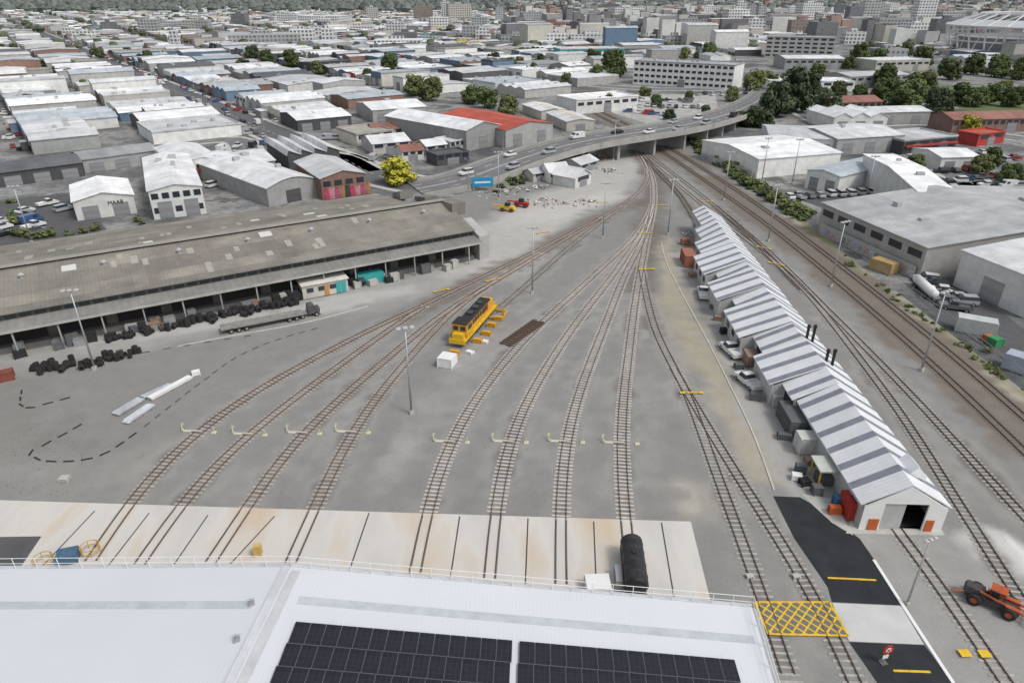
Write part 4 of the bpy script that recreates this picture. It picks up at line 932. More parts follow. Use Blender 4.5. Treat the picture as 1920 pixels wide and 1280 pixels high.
for i in range(6600):
    far_=i>1700
    y=rs.uniform(700,2400) if not far_ else rs.uniform(1900,5600); x=rs.uniform(-.8,.8)*y
    if not far_ and rs.rand()<.4 and x<0: continue
    r=rs.uniform(3.,6.) if not far_ else rs.uniform(7,16); g_=rs.uniform(.75,1.2); c=(.10*g_,.12*g_,.075*g_) if not far_ else (.15*g_,.17*g_,.155*g_)  # farthest crowns paler and greyer: aerial haze put into their colour
    pts=[];m=7
    for a,(zz,kk) in enumerate(((.1,.7),(.55,1.),(.95,.65))):
        for j in range(m):
            t=2*math.pi*j/m+a*.4; q=r*kk*rs.uniform(.75,1.2); pts.append((x+q*math.cos(t),y+q*math.sin(t),zz*r*1.5*rs.uniform(.85,1.15)))
    pts.append((x,y,r*1.6)); f=[]
    for a in range(2):
        for j in range(m): f.append((a*m+j,a*m+(j+1)%m,(a+1)*m+(j+1)%m,(a+1)*m+j))
    for j in range(m): f.append((2*m+j,2*m+(j+1)%m,3*m))
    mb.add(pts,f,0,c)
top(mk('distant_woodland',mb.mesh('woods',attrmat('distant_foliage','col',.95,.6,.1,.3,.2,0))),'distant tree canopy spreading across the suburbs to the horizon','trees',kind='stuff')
shm={k:crown(40+i,9,70,.12,.8).mesh('shrub',list(TM[k])) for i,k in enumerate(('green','olive','dark'))}
def shrub(p,r,k): 
    top(mk('shrub',shm[k],None,(p[0],p[1],r*.5),U(0,6),(r,r,r*.8)),'bushy '+k+' shrub growing along the railway edge','shrub','lineside shrubs')
for i in range(125):
    t=i/124.01; a=[(1285,262),(1330,300),(1400,348),(1470,392),(1505,412)]; j=min(3,int(t*4)); f_=t*4-j
    u=a[j][0]+(a[j+1][0]-a[j][0])*f_; v=a[j][1]+(a[j+1][1]-a[j][1])*f_; shrub(S(u+U(-4,10),v-U(0,6)),U(1.2,2.5),random.choice(['green','olive','green']))
for i in range(34): shrub(S(930+i*5+U(-4,4),358-i*2.1+U(-6,6)),U(.7,1.8),random.choice(['dark','green','olive']))
for i in range(50): t=R(); shrub(S(1560+350*t+U(-10,10),470+258*t+U(-5,5)),U(.2,.7),random.choice(['green','olive']))
for u,v,r in [(25,420,1.8),(35,440,2),(45,444,1.7),(60,448,1.5),(80,445,1.5),(100,442,1.5),(130,440,1.2),(155,436,1.3),(180,432,1.5),(260,415,1.2),(265,420,1),(30,398,1.5),(25,408,1.5),(20,380,1.5),(225,660,.6),(370,210,2),(1850,660,.8)]: shrub(S(u,v),r,random.choice(['green','olive']))
# ---------------- locomotive ----------------
pa,pb=S(858,652),S(918,583); d=pb-pa; la=math.atan2(d.y,d.x)-math.pi/2; lh=d.length
LO=thing('locomotive','orange yellow diesel locomotive with black roof standing on the gravel','locomotive',pa,la)
oy=mat('loco_orange_yellow',(.64,.33,.03),.5,.25,1.5)
mb=MB(); mb.box(-1.35,1.35,0,lh,1.05,1.4); mb.box(-1.4,1.4,-.15,0,.7,1.5); mb.box(-1.4,1.4,lh,lh+.15,.7,1.5); mk('underframe',mb.mesh('uf',yellow),LO)
mb=MB(); mb.xprism([(3.6,1.41),(3.6,3.3),(lh-2.4,3.3),(lh-2.4,1.41)],-.98,.98); mk('hood',mb.mesh('hood',oy),LO)
mb=MB(); mb.box(-.995,.995,lh*.6,lh-3.4,1.9,3.1); mk('red_side_panel',mb.mesh('rsp',redm),LO)
mb=MB(); mb.box(-1.06,1.06,3.62,lh-2.3,3.3,3.55,tx=.2,ty=.05); mb.box(-.6,.6,5,6.4,3.56,3.7); mb.box(-.6,.6,7.4,8.8,3.56,3.7); mk('roof',mb.mesh('roof',black),LO)
for y in (5.7,8.1,10): 
    f=MB(); f.cyl((0,y,3.7),(0,y,3.78),.55,n=14); mk('fan',f.mesh('fan',mat('fan_grey',(.06,.06,.06),.6)),LO)
mb=MB(); mb.box(-1.3,1.3,1.0,3.5,1.41,3.65,tx=.1); mk('cab',mb.mesh('cab',oy),LO)
mb=MB(); mb.box(-1.32,1.32,.9,3.6,3.66,3.8,tx=.2,ty=.1); mk('cab_roof',mb.mesh('cr',black),LO)
for x,w_ in((-.6,.8),(.6,.8)): mk('window',unit(glassm),LO,(x,.98,2.6),0,(w_,1,.7))
for x in(-1.28,1.28): mk('window',unit(glassm),LO,(x,2.3,2.6),math.pi/2,(1.4,1,.7))
mb=MB(); mb.box(-.9,.9,.1,1.0,1.41,2.3); mk('nose',mb.mesh('nose',yellow),LO)
mb=MB(); mb.box(-.95,.95,lh-2.38,lh-.6,1.41,2.9); mk('rear_hood',mb.mesh('rh',oy),LO)
for i in range(6):
    for x in(-1,1): mk('hood_door',unit(mat('hood_black',(.05,.045,.045),.5)),LO,(x*.985,4.4+i*1.15,2.3),math.pi/2,(.9,.5,.8))
for y0 in(2.6,lh-2.8):
    mb=MB(); mb.box(-1.1,1.1,y0-1.9,y0+1.9,.45,1.0)
    bo=mk('bogie',mb.mesh('bogie',mat('bogie_grime',(.05,.045,.04),.8)),LO)
    w=MB(); w.cyl((-.7,0,0),(.7,0,0),.45,n=14); wm=w.mesh('wheelset',rust)
    for k in(-1.3,0,1.3): mk('wheelset',wm,bo,(0,y0+k,.45))
mb=MB(); mb.box(-1.1,1.1,lh/2-1.8,lh/2+1.8,.35,1.0); mk('fuel_tank',mb.mesh('tank',black),LO)
for x in(-1.32,1.32):
    mb=MB(); mb.cyl((x,.1,2.4),(x,lh,2.4),.03,n=5)
    for i in range(9): mb.cyl((x,.1+i*(lh-.2)/8,1.4),(x,.1+i*(lh-.2)/8,2.4),.025,n=5)
    mk('handrail',mb.mesh('hr',mat('hr_yellow',(.7,.5,.05),.5)),LO)
cpz=S(926,592); CRD=thing('lifting_frame','yellow steel lifting frame on the gravel behind the locomotive','lifting frame',cpz,la)
mb=MB(); 
for x in(-1.7,1.7): mb.box(x-.15,x+.15,-1.6,2.,.0,.3); mb.box(x-.15,x+.15,-.15,.15,.3,1.7)
mb.box(-1.55,1.55,1.7,2.,.3,.5); mb.box(-1.55,1.55,-1.6,-1.3,.3,.5); mk('frame',mb.mesh('fr',mat('frame_ochre',(.55,.33,.06),.7,.3,2)),CRD)
def crate(p,a,sx,sy,sz,m,name,label,cat,ribs=False,lidm=None):
    E=thing(name,label,cat,p,a)
    mb=MB(); mb.box(-sx/2,sx/2,-sy/2,sy/2,.05,sz)
    for x in(-1,1):
        for y in(-1,1): mb.box(x*sx/2-.08,x*sx/2+.08,y*sy/2-.08,y*sy/2+.08,0,sz+.03)
    if ribs:
        n=int(sx/.4)
        for i in range(n): 
            x=-sx/2+(i+.5)*sx/n; mb.box(x-.06,x+.06,-sy/2-.05,-sy/2,.15,sz-.1); mb.box(x-.06,x+.06,sy/2,sy/2+.05,.15,sz-.1)
    mk('body',mb.mesh('body',m),E); l=MB(); l.box(-sx/2-.03,sx/2+.03,-sy/2-.03,sy/2+.03,sz+.035,sz+.1); mk('lid',l.mesh('lid',lidm or m),E)
    if ribs:
        for s in(-1,1): mk('door',unit(m),E,(-sx/2-.03,s*sy/4,.15),math.pi/2,(sy*.46,1,sz-.3))
    return E
crate(S(839,684),la,2.2,2.2,1.5,white,'packing_crate','white wrapped square crate standing on gravel','crate')
for u,v in [(881,662),(908,642)]: crate(S(u,v),la+U(-.4,.4),1.1,.7,.3,white,'white_pallet','small white wrapped pallet beside the locomotive','pallet')
for u,v in [(852,664),(896,642),(912,628),(922,612),(935,600)]: crate(S(u,v),la,1.4,.6,.6,oy,'steel_stand','small yellow steel stand beside the locomotive','stand')
p=S(980,625); TP=thing('spare_rails','short rusty length of dismantled track lying on the gravel','dismantled track',p,la-.25)
mb=MB()
for i in range(15): mb.box(-1.25,1.25,-5+i*.7,-5+i*.7+.3,0,.2)
mk('sleepers',mb.mesh('sl',mat('old_rusty_timber',(.13,.09,.07),.9,.4,1)),TP)
for x in(-.9,-.5,.5,.9): m_=MB(); m_.box(x-.05,x+.05,-5.3,5.3,.2,.36); mk('rail',m_.mesh('r',rust),TP)
def derail(p,ang,label):
    E=thing('track_derailer',label,'derailer',p,ang,'derailers across the yard tracks')
    bp_=mat('beige_plate',(.54,.51,.42),.8,.2,2)
    mb=MB(); mb.box(-2.2,-1.1,-.22,.22,.02,.12); mk('plate',mb.mesh('pl',bp_),E)
    mb=MB(); mb.box(-1.1,.3,-.14,.14,.09,.22,0); mk('crossbar',mb.mesh('cb',mat('beige_bar',(.50,.46,.39),.8,.2,2)),E)
    mb=MB(); mb.box(1.6,2.15,-.25,.25,.0,.12); mb.box(1.85,1.92,-.05,.05,.12,.7); mk('marker',mb.mesh('mk',palyel),E)
    mb=MB(); mb.box(-2.4,-2.15,-.1,.1,.1,.35); mb.cyl((-2.3,0,.35),(-2.5,.4,.8),.045,n=6); mb.box(-2.55,-2.2,.4,.45,.65,.95); mk('lever',mb.mesh('lv',palyel),E)
for u in [373,455,552,655,846,960,1062,1166]:
    tr=min(('t1','t2','t3','t4','t5','t6','t7','t8'),key=lambda k:min(abs(vis(*q[:2])[0]-u)+abs(vis(*q[:2])[1]-(818 if u<800 else 828)) for q in TR[k][::2]))
    q=min(TR[tr],key=lambda q:abs(vis(*q[:2])[1]-(812 if u<700 else 828)))
    derail(Vector((q[0],q[1],0)),-.08,'pale yellow derailer with lever across a yard track')
for (u,v,a) in [(925,526,.5),(828,546,.5),(1210,438,0),(1212,506,0),(1297,738,0),(1432,466,-.6),(1455,496,-.6),(1325,379,-.2),(1018,437,.4),(1130,380,0),(1240,386,0)]:
    E=thing('points_board','flat yellow boards laid across a railway track','track board',S(u,v),a,'yellow boards on the tracks')
    for x,w_ in((-1.3,.7),(1.3,.7),(0,1.5)): mk('board',unit(yellow),E,(x,0,.19),0,(w_,4 if x else 2.2,.05))
for u,v in [(1808,1227),(1845,1228)]:
    E=thing('points_board','flat yellow steel plate beside a track','track board',S(u,v),0,'yellow boards on the tracks'); mk('board',unit(yellow),E,(0,0,.19),0,(.9,6,.06))
for (u,v) in [(1405,1082),(1492,1082)]: crate(S(u,v),.2,.6,.45,.22,MC['concrete'],'track_box','small pale equipment box between rails','track box')
# ---------------- tank/boiler ----------------
q8=S(1174,985); p8=S(1192,1128); dd=q8-p8
TK=thing('tank_wagon','black cylindrical tank standing on the apron track','tank',p8,math.atan2(dd.y,dd.x)-math.pi/2)
mb=MB()
r=1.08; z=1.75; ring=[(0,.4),(.08,.8),(.3,1.),(5.9,1.),(6.1,.8),(6.2,.4)]
vs=[];n=24
for (y,k) in ring:
    for i in range(n): t=2*math.pi*i/n; vs.append((r*k*math.cos(t),y,z+r*k*math.sin(t)))
fs=[tuple(range(n))]+[(j*n+i,j*n+(i+1)%n,(j+1)*n+(i+1)%n,(j+1)*n+i) for j in range(5) for i in range(n)]+[tuple(range(6*n-1,5*n-1,-1))]
mb.add(vs,fs); mk('tank',mb.mesh('tank',mat('black_tank',(.03,.03,.032),.5,.5,1.5)),TK)
for y in(1.2,2.6,4.2,5.4):
    b_=MB(); b_.torus((0,y,z),r+.01,.03,'y',24,5); mk('band',b_.mesh('bd',mat('tank_band',(.06,.06,.06),.5)),TK)
b_=MB(); b_.cyl((0,3.4,z+1.0),(0,3.4,z+1.25),.3,.28,12); mk('dome',b_.mesh('dm',black),TK)
b_=MB(); b_.box(-1.0,1.0,0,6.2,.45,.75); mk('underframe',b_.mesh('u',rust),TK)
b_=MB()
for y in(1.2,1.8,2.4,3.0): b_.box(-1.8,-1.25,y,y+.1,.2,1.3)
b_.box(-1.8,-1.25,1.1,3.2,1.3,1.38); mk('ladder_stand',b_.mesh('ls',steel),TK)
w=MB(); w.cyl((-.7,0,0),(.7,0,0),.36,n=12); wm=w.mesh('wheelset',rust)
for y in(1,2.,4.2,5.2): mk('wheelset',wm,TK,(0,y,.36+.18))
crate(S(1120,1108),.05,2.2,1.8,1.2,white,'equipment_cabinet','white equipment cabinet standing on the concrete apron','cabinet')
# ---------------- things near the engine shed ----------------
crate(S(1290,494),eang+1.57,5,2.4,2.4,mat('orange_container',(.33,.14,.09),.7,.2,1),'shipping_container','rusty orange shipping container by the engine shed','shipping container',True)
crate(S(1285,458),eang,1.8,1.5,1.2,mat('rust_box',(.3,.14,.08),.8,.3,2),'steel_bin','small rusty steel bin by the kerb','bin')
gc=mat('grey_container',(.12,.125,.13),.7,.2,1)
crate(S(1482,800),eang+1.57,5.2,2.1,2.3,gc,'shipping_container','dark grey shipping container beside the engine shed','shipping container',True)
crate(S(1509,844),eang,2.2,2.,2.2,mat('pale_box',(.54,.54,.52),.7),'storage_cabin','pale grey storage cabin beside the shed','cabin',True)
crate(S(1456,758),eang,1.5,1.5,1.6,MC['pale_box'],'water_tank','pale square water tank by the shed','tank')
crate(S(1410,682),eang,2.4,2.6,1.8,mat('brown_box',(.28,.2,.16),.8,.3,1),'timber_crate','brown timber sided skip by the shed','skip',True)
crate(S(1592,962),eang,1.4,2.4,2.1,redm,'storage_cabin','red storage cabin beside the shed door','cabin',True)
crate(S(1570,948),eang,.9,.9,1.2,mat('blue_bin',(.05,.15,.3),.6),'waste_bin','blue waste bin beside the shed','bin')
crate(S(1563,962),eang,1.1,.6,.9,orange,'gas_bottle_rack','orange gas bottle rack beside the shed','rack')
for u,v in [(1493,898),(1508,908),(1520,868),(1416,748),(1352,588),(1300,518),(1420,700),(1500,885),(1338,578),(1345,600),(1470,822),(1440,735),(1360,625),(1400,660),(1385,690),(1432,722),(1530,925)]: crate(S(u,v),eang+U(-.3,.3),U(.8,1.7),U(.7,1.2),U(.4,1.1),random.choice([black,gc,MC['brown_box'],steel,white]),'parts_bin','steel parts bin standing beside the shed','bin')
p=S(1545,903); CN=thing('shelter','small flat roofed shelter on yellow posts beside the shed','shelter',p,eang)
for x in(-1.2,1.2):
    for y in(-1.2,1.2): mk('post',unit(yellow),CN,(x,y,0),0,(.12,1,2.4))
mk('roof',MB().box(-1.45,1.45,-1.5,1.5,2.42,2.6).mesh('rf',mat('shelter_roof',(.48,.51,.47),.6)),CN); mk('bench',MB().box(-1,1,-.8,.8,0,1.1).mesh('b',gc),CN)
p=S(1732,548); dd_=S(1755,572)-S(1708,528); E=thing('tank_trailer','long white cylindrical tank trailer parked beside a warehouse','trailer',p,math.atan2(dd_.y,dd_.x)-1.57)
mb=MB(); mb.cyl((0,-3.9,1.3),(0,3.9,1.3),.8,n=16); mb.cyl((0,-4.2,1.3),(0,-3.9,1.3),.5,.8,16); mb.cyl((0,3.9,1.3),(0,4.2,1.3),.8,.5,16); mk('tank',mb.mesh('t',white,True),E)
for y in(-2.9,-2.0,2.8):
    for x in(-.85,.85): mk('wheel',whm,E,(x,y,.36),0,(1.4,1.1,1.1))
mk('underframe',MB().box(-.5,.5,-3.8,3.8,.45,.6).mesh('uf',steel),E)
crate(S(1826,622),-.5,5.5,2.4,2.4,mat('pale_container',(.5,.52,.52),.6),'shipping_container','pale grey shipping container on the gravel verge','shipping container',True)
crate(S(1864,648),.3,1.6,1.4,1.3,mat('green_bin',(.05,.25,.10),.6),'waste_bin','green waste bin beside a container','bin'); crate(S(1852,640),.3,1.2,1.2,1.,mat('dull_orange',(.4,.15,.06),.6),'waste_bin','orange waste bin beside a container','bin')
crate(S(1655,508),2.1,4.5,2.4,2.2,mat('yellow_container',(.45,.32,.15),.6),'shipping_container','faded yellow shipping container against the graffiti wall','shipping container',True)
crate(S(1910,694),2.3,4.,2.4,2.4,mat('blue_tarp',(.38,.43,.5),.6),'storage_cabin','pale blue covered storage cabin','cabin',True)
FN=thing('chain_fence','low grey wire fence between railway and industrial lots','fence')
fp=smooth_line([(1490,398),(1600,480),(1720,565),(1830,650),(1950,745)],3.,0,1)
pf=MB().cyl((0,0,0),(0,0,1.8),.04,n=5).mesh('fp',steel)
for q in fp: mk('post',pf,FN,(q[0],q[1],0))
for z in(.4,1.1,1.75):
    mb=MB(); ribbon(mb,fp,-.02,.02,z,z+.04); mk('wire',mb.mesh('w',steel),FN)
# ---------------- left yard things ----------------
def along(u0,v0,u1,v1): p,q=S(u0,v0),S(u1,v1); d=q-p; return (p+q)/2,math.atan2(d.y,d.x),d.length
c_,a_,l_=along(415,624,568,594)
TRK=thing('flatbed_trailer','long empty pale flat deck trailer with wheels on the pale yard','trailer',c_,a_)
mk('deck',MB().box(-l_/2,l_/2,-1.2,1.2,.85,1.0).mesh('dk',mat('trailer_deck',(.25,.24,.22),.8,.3,1)),TRK)
mk('chassis',MB().box(-l_/2+.3,l_/2-.3,-.45,.45,.55,.84).mesh('cs',black),TRK)
for x in(-l_/2+1.5,-l_/2+2.7,-l_/2+3.9,l_/2-2.4,l_/2-1.2):
    for y in(-1.05,1.05): mk('wheel',whm,TRK,(x,y,.4),math.pi/2,(1.6,1.15,1.15))
for i in range(12):
    for y in(-1.22,1.22): mk('stake',unit(steel),TRK,(-l_/2+.6+i*(l_-1.2)/11,y,1.0),0,(.08,1,.3))
p=S(582,590); CB=thing('truck_cab','dark truck tractor unit coupled to the flat trailer','truck',p,a_)
mk('body',MB().box(-.5,.8,-1.05,1.05,.6,2.0,tx=.2,ty=.08).box(.8,1.6,-.95,.95,.6,1.3,ty=.1).mesh('cb',mat('truck_paint',(.09,.09,.095),.4,.3,1)),CB)
mk('windscreen',MB().box(.7,.76,-.8,.8,1.3,1.8).mesh('ws',glassm),CB); mk('bumper',MB().box(1.6,1.75,-1.0,1.0,.35,.8).mesh('bp',white),CB)
for x in(-2.4,-1.5,.9):
    for y in(-1.0,1.0): mk('wheel',whm,CB,(x,y,.4),math.pi/2,(1.6,1.2,1.2))
mk('chassis',MB().box(-2.9,-.55,-.5,.5,.5,.8).mesh('ch',steel),CB)
c_,a_,l_=along(566,558,650,542)
H=thing('site_hut','cream portable hut with pale roof and teal end panels','portable hut',c_,a_)
mk('wall',MB().box(-l_/2,l_/2,-1.4,1.6,.15,2.7).mesh('w',wallm('cream')),H); mk('roof',MB().box(-l_/2-.2,l_/2+.2,-1.7,1.8,2.71,2.9).mesh('r',mat('cream_roof',(.68,.66,.60),.6)),H)
for i in range(3): mk('window',unit(glassm),H,(-l_/2+1.4+i*2.1,-1.43,1.3),0,(1.2,1,.8))
mk('door',unit(mat('orange_door',(.5,.25,.08),.6)),H,(.2,-1.44,.2),0,(.8,1,2)); 
for x in(l_/2-1.8,l_/2-.8): mk('teal_panel',unit(teal),H,(x,-1.45,.2),0,(.85,1,2.1))
crate(gs(23,2.2),gang,5,2.0,2.0,teal,'shipping_container','teal shipping container under the goods shed canopy','shipping container',True)
ty=MB()
for i in range(5): ty.torus((0,0,.16+i*.28),.38,.15,'z',14,6)
tym=ty.mesh('tyre_stack',black)
ty2=MB()
for i in range(5): ty2.torus((0,i*.3,.45),.36,.14,'y',14,6)
tym2=ty2.mesh('tyre_row',black)
def tyres(p,r): top(mk('tyre_stack',tym if R()<.5 else tym2,None,(p[0],p[1],0),U(0,6),(r,r,r)),'stack of old black tyres standing on the yard','tyre stack','stacks of old tyres')
for i in range(24): tyres(S(65+(i%13)*6+U(-2,2),706-(i%13)*1.2-U(0,14)),U(.6,1.))
for i in range(24): tyres(S(155+(i%13)*9+U(-2,2),690-(i%13)*2.+U(-8,4)),U(.6,.95))
for i in range(76): tyres(gs(U(38,68),U(3.7,5.6)),U(.7,1.1))
bag=MB(); 
for (z0,z1,k0,k1) in((0,.3,.45,.52),(.3,.8,.52,.5),(.8,1.0,.5,.25)):
    bag.cyl((0,0,z0),(0,0,z1),k0,k1,8)
bgm=bag.mesh('bulk_bag',white)
for i in range(46): 
    p=S(-10+i*3.1,656-i*.7+U(-14,2)); top(mk('bulk_bag',bgm,None,p,U(0,3),(U(.9,1.2),)*3),'white woven bulk bag standing on the yard','bulk bag','white bulk bags')
for i in range(60):
    x=U(5,110); y=U(2.0,4.2); crate(gs(x,y),gang+U(-.2,.2),U(1,2),U(.8,1.3),U(.6,1.8),random.choice([black,conc,MC['brown_box'],gc,steel,gc,black,steel]),'pallet_stack','stacked pallet of goods under the shed canopy','pallet')
crate(S(8,712),.6,2.6,1.6,1.2,mat('rusty_skip',(.22,.07,.05),.8,.3,1),'skip','rusty red skip on the yard','skip')
def stack(px0,px1,w,h,m,label):
    c_,a_,l_=along(*px0,*px1); E=thing('sheet_stack',label,'sheet stack',c_,a_)
    for i in range(4): mk('sheet',MB().box(-l_/2+U(0,.4),l_/2-U(0,.4),-w/2+U(0,.1),w/2-U(0,.1),.08+i*h/4,.08+(i+1)*h/4-.02).mesh('s',m),E)
    for x in(-.3,0,.3): mk('bearer',MB().box(x*l_-.06,x*l_+.06,-w/2-.1,w/2+.1,0,.07).mesh('b',sleepw),E)
stack((278,752),(360,708),1.0,.45,white,'long white wrapped pipe bundle lying on gravel'); zs=mat('zinc_sheet',(.46,.48,.50),.5,.3,1,.1)
stack((215,780),(268,748),1.4,.3,zs,'grey zinc roofing sheets stacked on gravel'); stack((235,795),(286,760),1.2,.35,mat('zinc_sheet2',(.60,.63,.66),.5,.2,1,.1),'pale blue grey roofing sheets stacked on gravel')
crate(S(368,702),.5,1.0,.9,.5,white,'packing_crate','small white wrapped packing crate','crate'); crate(S(122,900),0,1.0,.8,.35,conc,'concrete_block','small pale concrete block on gravel','concrete block')
stack((268,748),(325,722),1.2,.3,zs,'grey roofing sheets stacked on gravel')
def dashes(px,step=2.05,thin=False):
    a=smooth_line(px,step,0,0); t=np.gradient(a,axis=0)
    for i in range(len(a)):
        me_=MU.setdefault('rub'+str(thin),MB().box(-.62,.62,-.09,.09,0,.08).box(-.5,.5,-.05,.05,.08,.11).mesh('rubber',mat('dusty_rubber',(.11,.11,.11),.9,.3,2) if thin else black))
        top(mk('rubber_strip',me_,None,(a[i][0]+U(-.05,.05),a[i][1],.02),math.atan2(t[i][1],t[i][0])+U(-.06,.06),(.9,.7,1) if thin else None),'short black rubber strip laid in a line on gravel','rubber strip','dashed line of rubber strips')
dashes([(145,800),(100,825),(58,848),(70,860),(110,866),(180,858),(230,830),(270,800)])
dashes([(276,796),(290,785),(350,738),(400,700),(440,672),(490,648),(550,628),(608,612)],2.05,True)
dashes([(40,735),(42,766),(95,755),(150,740)]); dashes([(150,690),(250,665),(400,640),(480,628)],3.,True)
p=S(130,1050); E=thing('wheel_lift','blue and yellow wheel lifting machine on the apron','machine',p,.3)
mk('body',MB().box(-1,1,-.8,.8,.2,1.1,tx=.1,ty=.1).mesh('b',mat('machine_blue',(.07,.14,.22),.6,.4,2)),E); 
for x,y in((-2.1,0),(1.9,.4)):
    t=MB(); t.torus((x,y,.5),.85,.05,'z',18,5); t.torus((x,y,1.),.85,.05,'z',18,5)
    for i in range(6): t.cyl((x+.85*math.cos(i),y+.85*math.sin(i),.1),(x+.85*math.cos(i),y+.85*math.sin(i),1.0),.035,n=5)
    mk('hoop_guard',t.mesh('hp',MC['frame_ochre']),E)
crate(S(485,1040),.2,.6,.5,1.2,mat('bollard_yellow',(.6,.42,.15),.6),'control_box','small yellow control box on the apron','control box')
# ---------------- loader ----------------
p=S(1858,1135); LD=thing('wheel_loader','orange telescopic wheel loader with large black tyres','loader',p,-2.25)
lo_=mat('loader_orange',(.40,.09,.03),.6,.35,2)
big=MB(); big.torus((0,0,0),.42,.2,'x',18,8,0); big.cyl((-.15,0,0),(.15,0,0),.28,n=12,mi=1); bgw=big.mesh('wheel',[black,lo_])
for x in(-.95,.95):
    for y in(-1.4,1.3): mk('wheel',bgw,LD,(x,y,.62))
ldk=mat('loader_dark',(.07,.06,.058),.6,.4,3)
mk('chassis',MB().box(-.65,.65,-2.2,2.0,.5,.95).mesh('c',ldk),LD)
mk('engine',MB().box(-.6,.6,-2.4,-.7,.96,1.45,tx=.12,ty=.15).mesh('e',ldk),LD)
mk('body',MB().box(-.8,-.35,-.6,1.9,.96,1.2).box(.35,.8,.9,1.9,.96,1.2).mesh('b',lo_),LD)
cf=MB()
for x in(-.5,.4):
    for y in(-.45,.6): cf.box(x,x+.08,y,y+.08,.96,2.1)
mk('cab_frame',cf.mesh('cb',ldk),LD); mk('seat',MB().box(-.3,.3,-.3,.3,.96,1.5).mesh('st',black),LD); mk('cab_roof',MB().box(-.6,.55,-.5,.75,2.11,2.2).mesh('cr',lo_),LD)
mb=MB(); mb.cyl((.55,-1.2,1.5),(.55,3.0,.8),.11,n=6); mb.cyl((-.55,-.2,1.4),(-.55,3.0,.8),.11,n=6); mb.cyl((0,1.8,1.1),(0,3.0,.7),.08,n=6); mb.cyl((.7,-2.4,.9),(1.2,-3.2,.9),.08,n=6); mk('boom',mb.mesh('bm',lo_),LD)
mb=MB(); mb.box(-1.0,1.0,3.0,3.12,.3,.5); mb.box(-1.,1.,3.0,3.12,1.0,1.15); mb.box(-1.,-.85,3.,3.12,.5,1.); mb.box(.85,1.,3.,3.12,.5,1.)
for x in(-.6,.6): mb.box(x-.07,x+.07,3.13,4.3,.25,.33)
mk('fork_frame',mb.mesh('bk',lo_),LD)
for (u,v,m_,nm,lb) in [(952,396,yellow,'yellow','small yellow wheeled loader on the pale rubble yard'),(978,388,redm,'red','small red tractor on the pale rubble yard')]:
    E=thing('small_loader',lb,'loader',S(u,v),1.2)
    for x in(-.9,.9):
        for y in(-1.2,1.2): mk('wheel',bgw,E,(x,y,.5),0,(.8,.8,.8))
    mk('body',MB().box(-.7,.7,-2.,2.,.6,1.4,ty=.2).mesh('b',m_),E); mk('cab',MB().box(-.6,.6,-.6,.7,1.4,2.3,tx=.1,ty=.1).mesh('c',glassm),E); mk('boom',MB().box(-.2,.2,1.2,4,1.1,1.4).mesh('bm',m_),E)
p=S(905,358); E=thing('billboard','blue billboard on two posts beside the road ramp','sign',p,.15)
mk('board',unit(mat('sign_blue',(.03,.28,.5),.5)),E,(0,0,1.2),0,(6,1.5,2.6)); 
for x in(-2.5,2.5): mk('post',unit(steel),E,(x,.12,0),0,(.2,1,1.3))
mk('sign_stripe',unit(white),E,(0,-.12,2.2),.0,(4.5,.2,.5))
p=S(1655,1242); E=thing('crossing_sign','round red and white crossing sign on a post','sign',p,.2,None,(1.15,1.15,1.25))
mb=MB(); mb.cyl((0,0,0),(0,0,1.6),.04,n=6); mk('post',mb.mesh('p',steel),E)
mk('disc',MB().cyl((0,-.04,1.35),(0,-.10,1.35),.42,n=22).mesh('dc',redm),E); mk('disc_face',MB().cyl((0,-.10,1.35),(0,-.115,1.35),.22,n=22).mesh('df',white),E)
text(E,'X',.4,(0,-.135,1.21),(math.pi/2,0,0),redm); mk('plate',unit(white),E,(0,-.04,.5),0,(.45,.4,.3)); mk('base',unit(gc),E,(0,0,0),0,(.5,4,.1))
# rubble
mb=MB(); rs2=random.Random(3)
def rub(cx,cy,r,n,s):
    for i in range(n):
        q=rs2.gauss(0,r*.5); w_=rs2.gauss(0,r*.5); h_=max(0,(1-math.hypot(q,w_)/r))*r*.15; k=s*rs2.uniform(.3,1.2)
        M=Matrix.Translation((cx+q,cy+w_,h_))@Matrix.Rotation(rs2.uniform(0,6),4,'Z')@Matrix.Rotation(rs2.uniform(0,1),4,'X'); mb.box(-k,k,-k*.7,k*.7,-k*.5,k*.5,rs2.choice([0,0,1,1,2,3]),M,tx=k*.2,ty=k*.1)
for (u,v,r_,n) in [(930,362,5,40),(970,358,5,40),(1010,352,4,40),(1060,385,4,30),(1100,380,4,30),(1110,310,5,50),(1020,380,6,30),(1130,295,5,50),(1140,320,4,30),(1280,440,2,14),(880,470,2,16)]:
    q=S(u,v); rub(q.x,q.y,r_,n,.3)
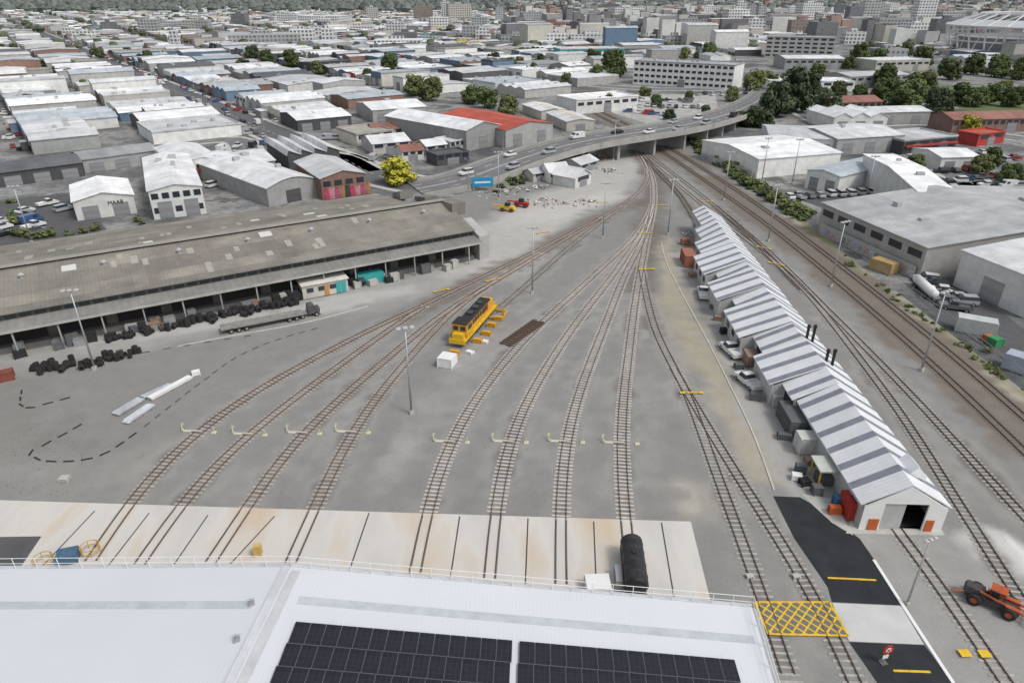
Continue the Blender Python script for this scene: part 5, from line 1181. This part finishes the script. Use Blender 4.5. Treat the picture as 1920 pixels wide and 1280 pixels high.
top(mk('rubble',mb.mesh('rub',[conc,MC['brown_box'],gc,white])),'scattered pale concrete rubble and debris','rubble',kind='stuff')
mb=MB()
for i in range(800):
    p=S(U(0,1350),U(560,930)) if R()<.5 else S(U(0,160),U(790,930))
    k=U(.02,.07); M=Matrix.Translation(p)@Matrix.Rotation(U(0,6),4,'Z'); mb.box(-k,k,-k*.7,k*.7,0,k*.5,random.choice([0,1]),M,tx=k*.3)
top(mk('loose_stones',mb.mesh('stones',[mat('weed_brown',(.17,.14,.10),.9),mat('stone_grey',(.3,.29,.28),.9)])),'loose stones and dry weed tufts on gravel','stones',kind='stuff')
# ---------------- camera, light ----------------
cam=bpy.data.cameras.new('Camera'); cam.sensor_width=36; cam.lens=24; cam.clip_end=20000; cam.clip_start=.5
co=bpy.data.objects.new('Camera',cam); COL.objects.link(co); co.location=(0,0,CH); co.rotation_euler=(math.pi/2-PT,0,0); scene.camera=co
el,az=math.radians(54),math.radians(124)
w=bpy.data.worlds.new('World'); scene.world=w; w.use_nodes=True; nt=w.node_tree; bg=nt.nodes['Background']
sky=nt.nodes.new('ShaderNodeTexSky'); sky.sky_type='NISHITA'; sky.sun_disc=False; sky.sun_elevation=el; sky.sun_rotation=az; sky.dust_density=3; sky.air_density=1.2
hs=nt.nodes.new('ShaderNodeHueSaturation'); hs.inputs['Saturation'].default_value=.3; nt.links.new(sky.outputs[0],hs.inputs['Color']); nt.links.new(hs.outputs[0],bg.inputs[0]); bg.inputs[1].default_value=.15
sl_=bpy.data.lights.new('Sun','SUN'); sl_.energy=1.5; sl_.angle=math.radians(14); sl_.color=(1,.97,.93)
so=bpy.data.objects.new('Sun',sl_); COL.objects.link(so)
dv=Vector((math.sin(az)*math.cos(el),math.cos(az)*math.cos(el),math.sin(el))); so.rotation_euler=dv.to_track_quat('Z','Y').to_euler()
scene.view_settings.view_transform='Standard'; scene.view_settings.look='None'; scene.view_settings.exposure=0
print('objs',len(bpy.data.objects),'cells',len(cells),'ind',ind,'trees',ntree,'cars',ncar)
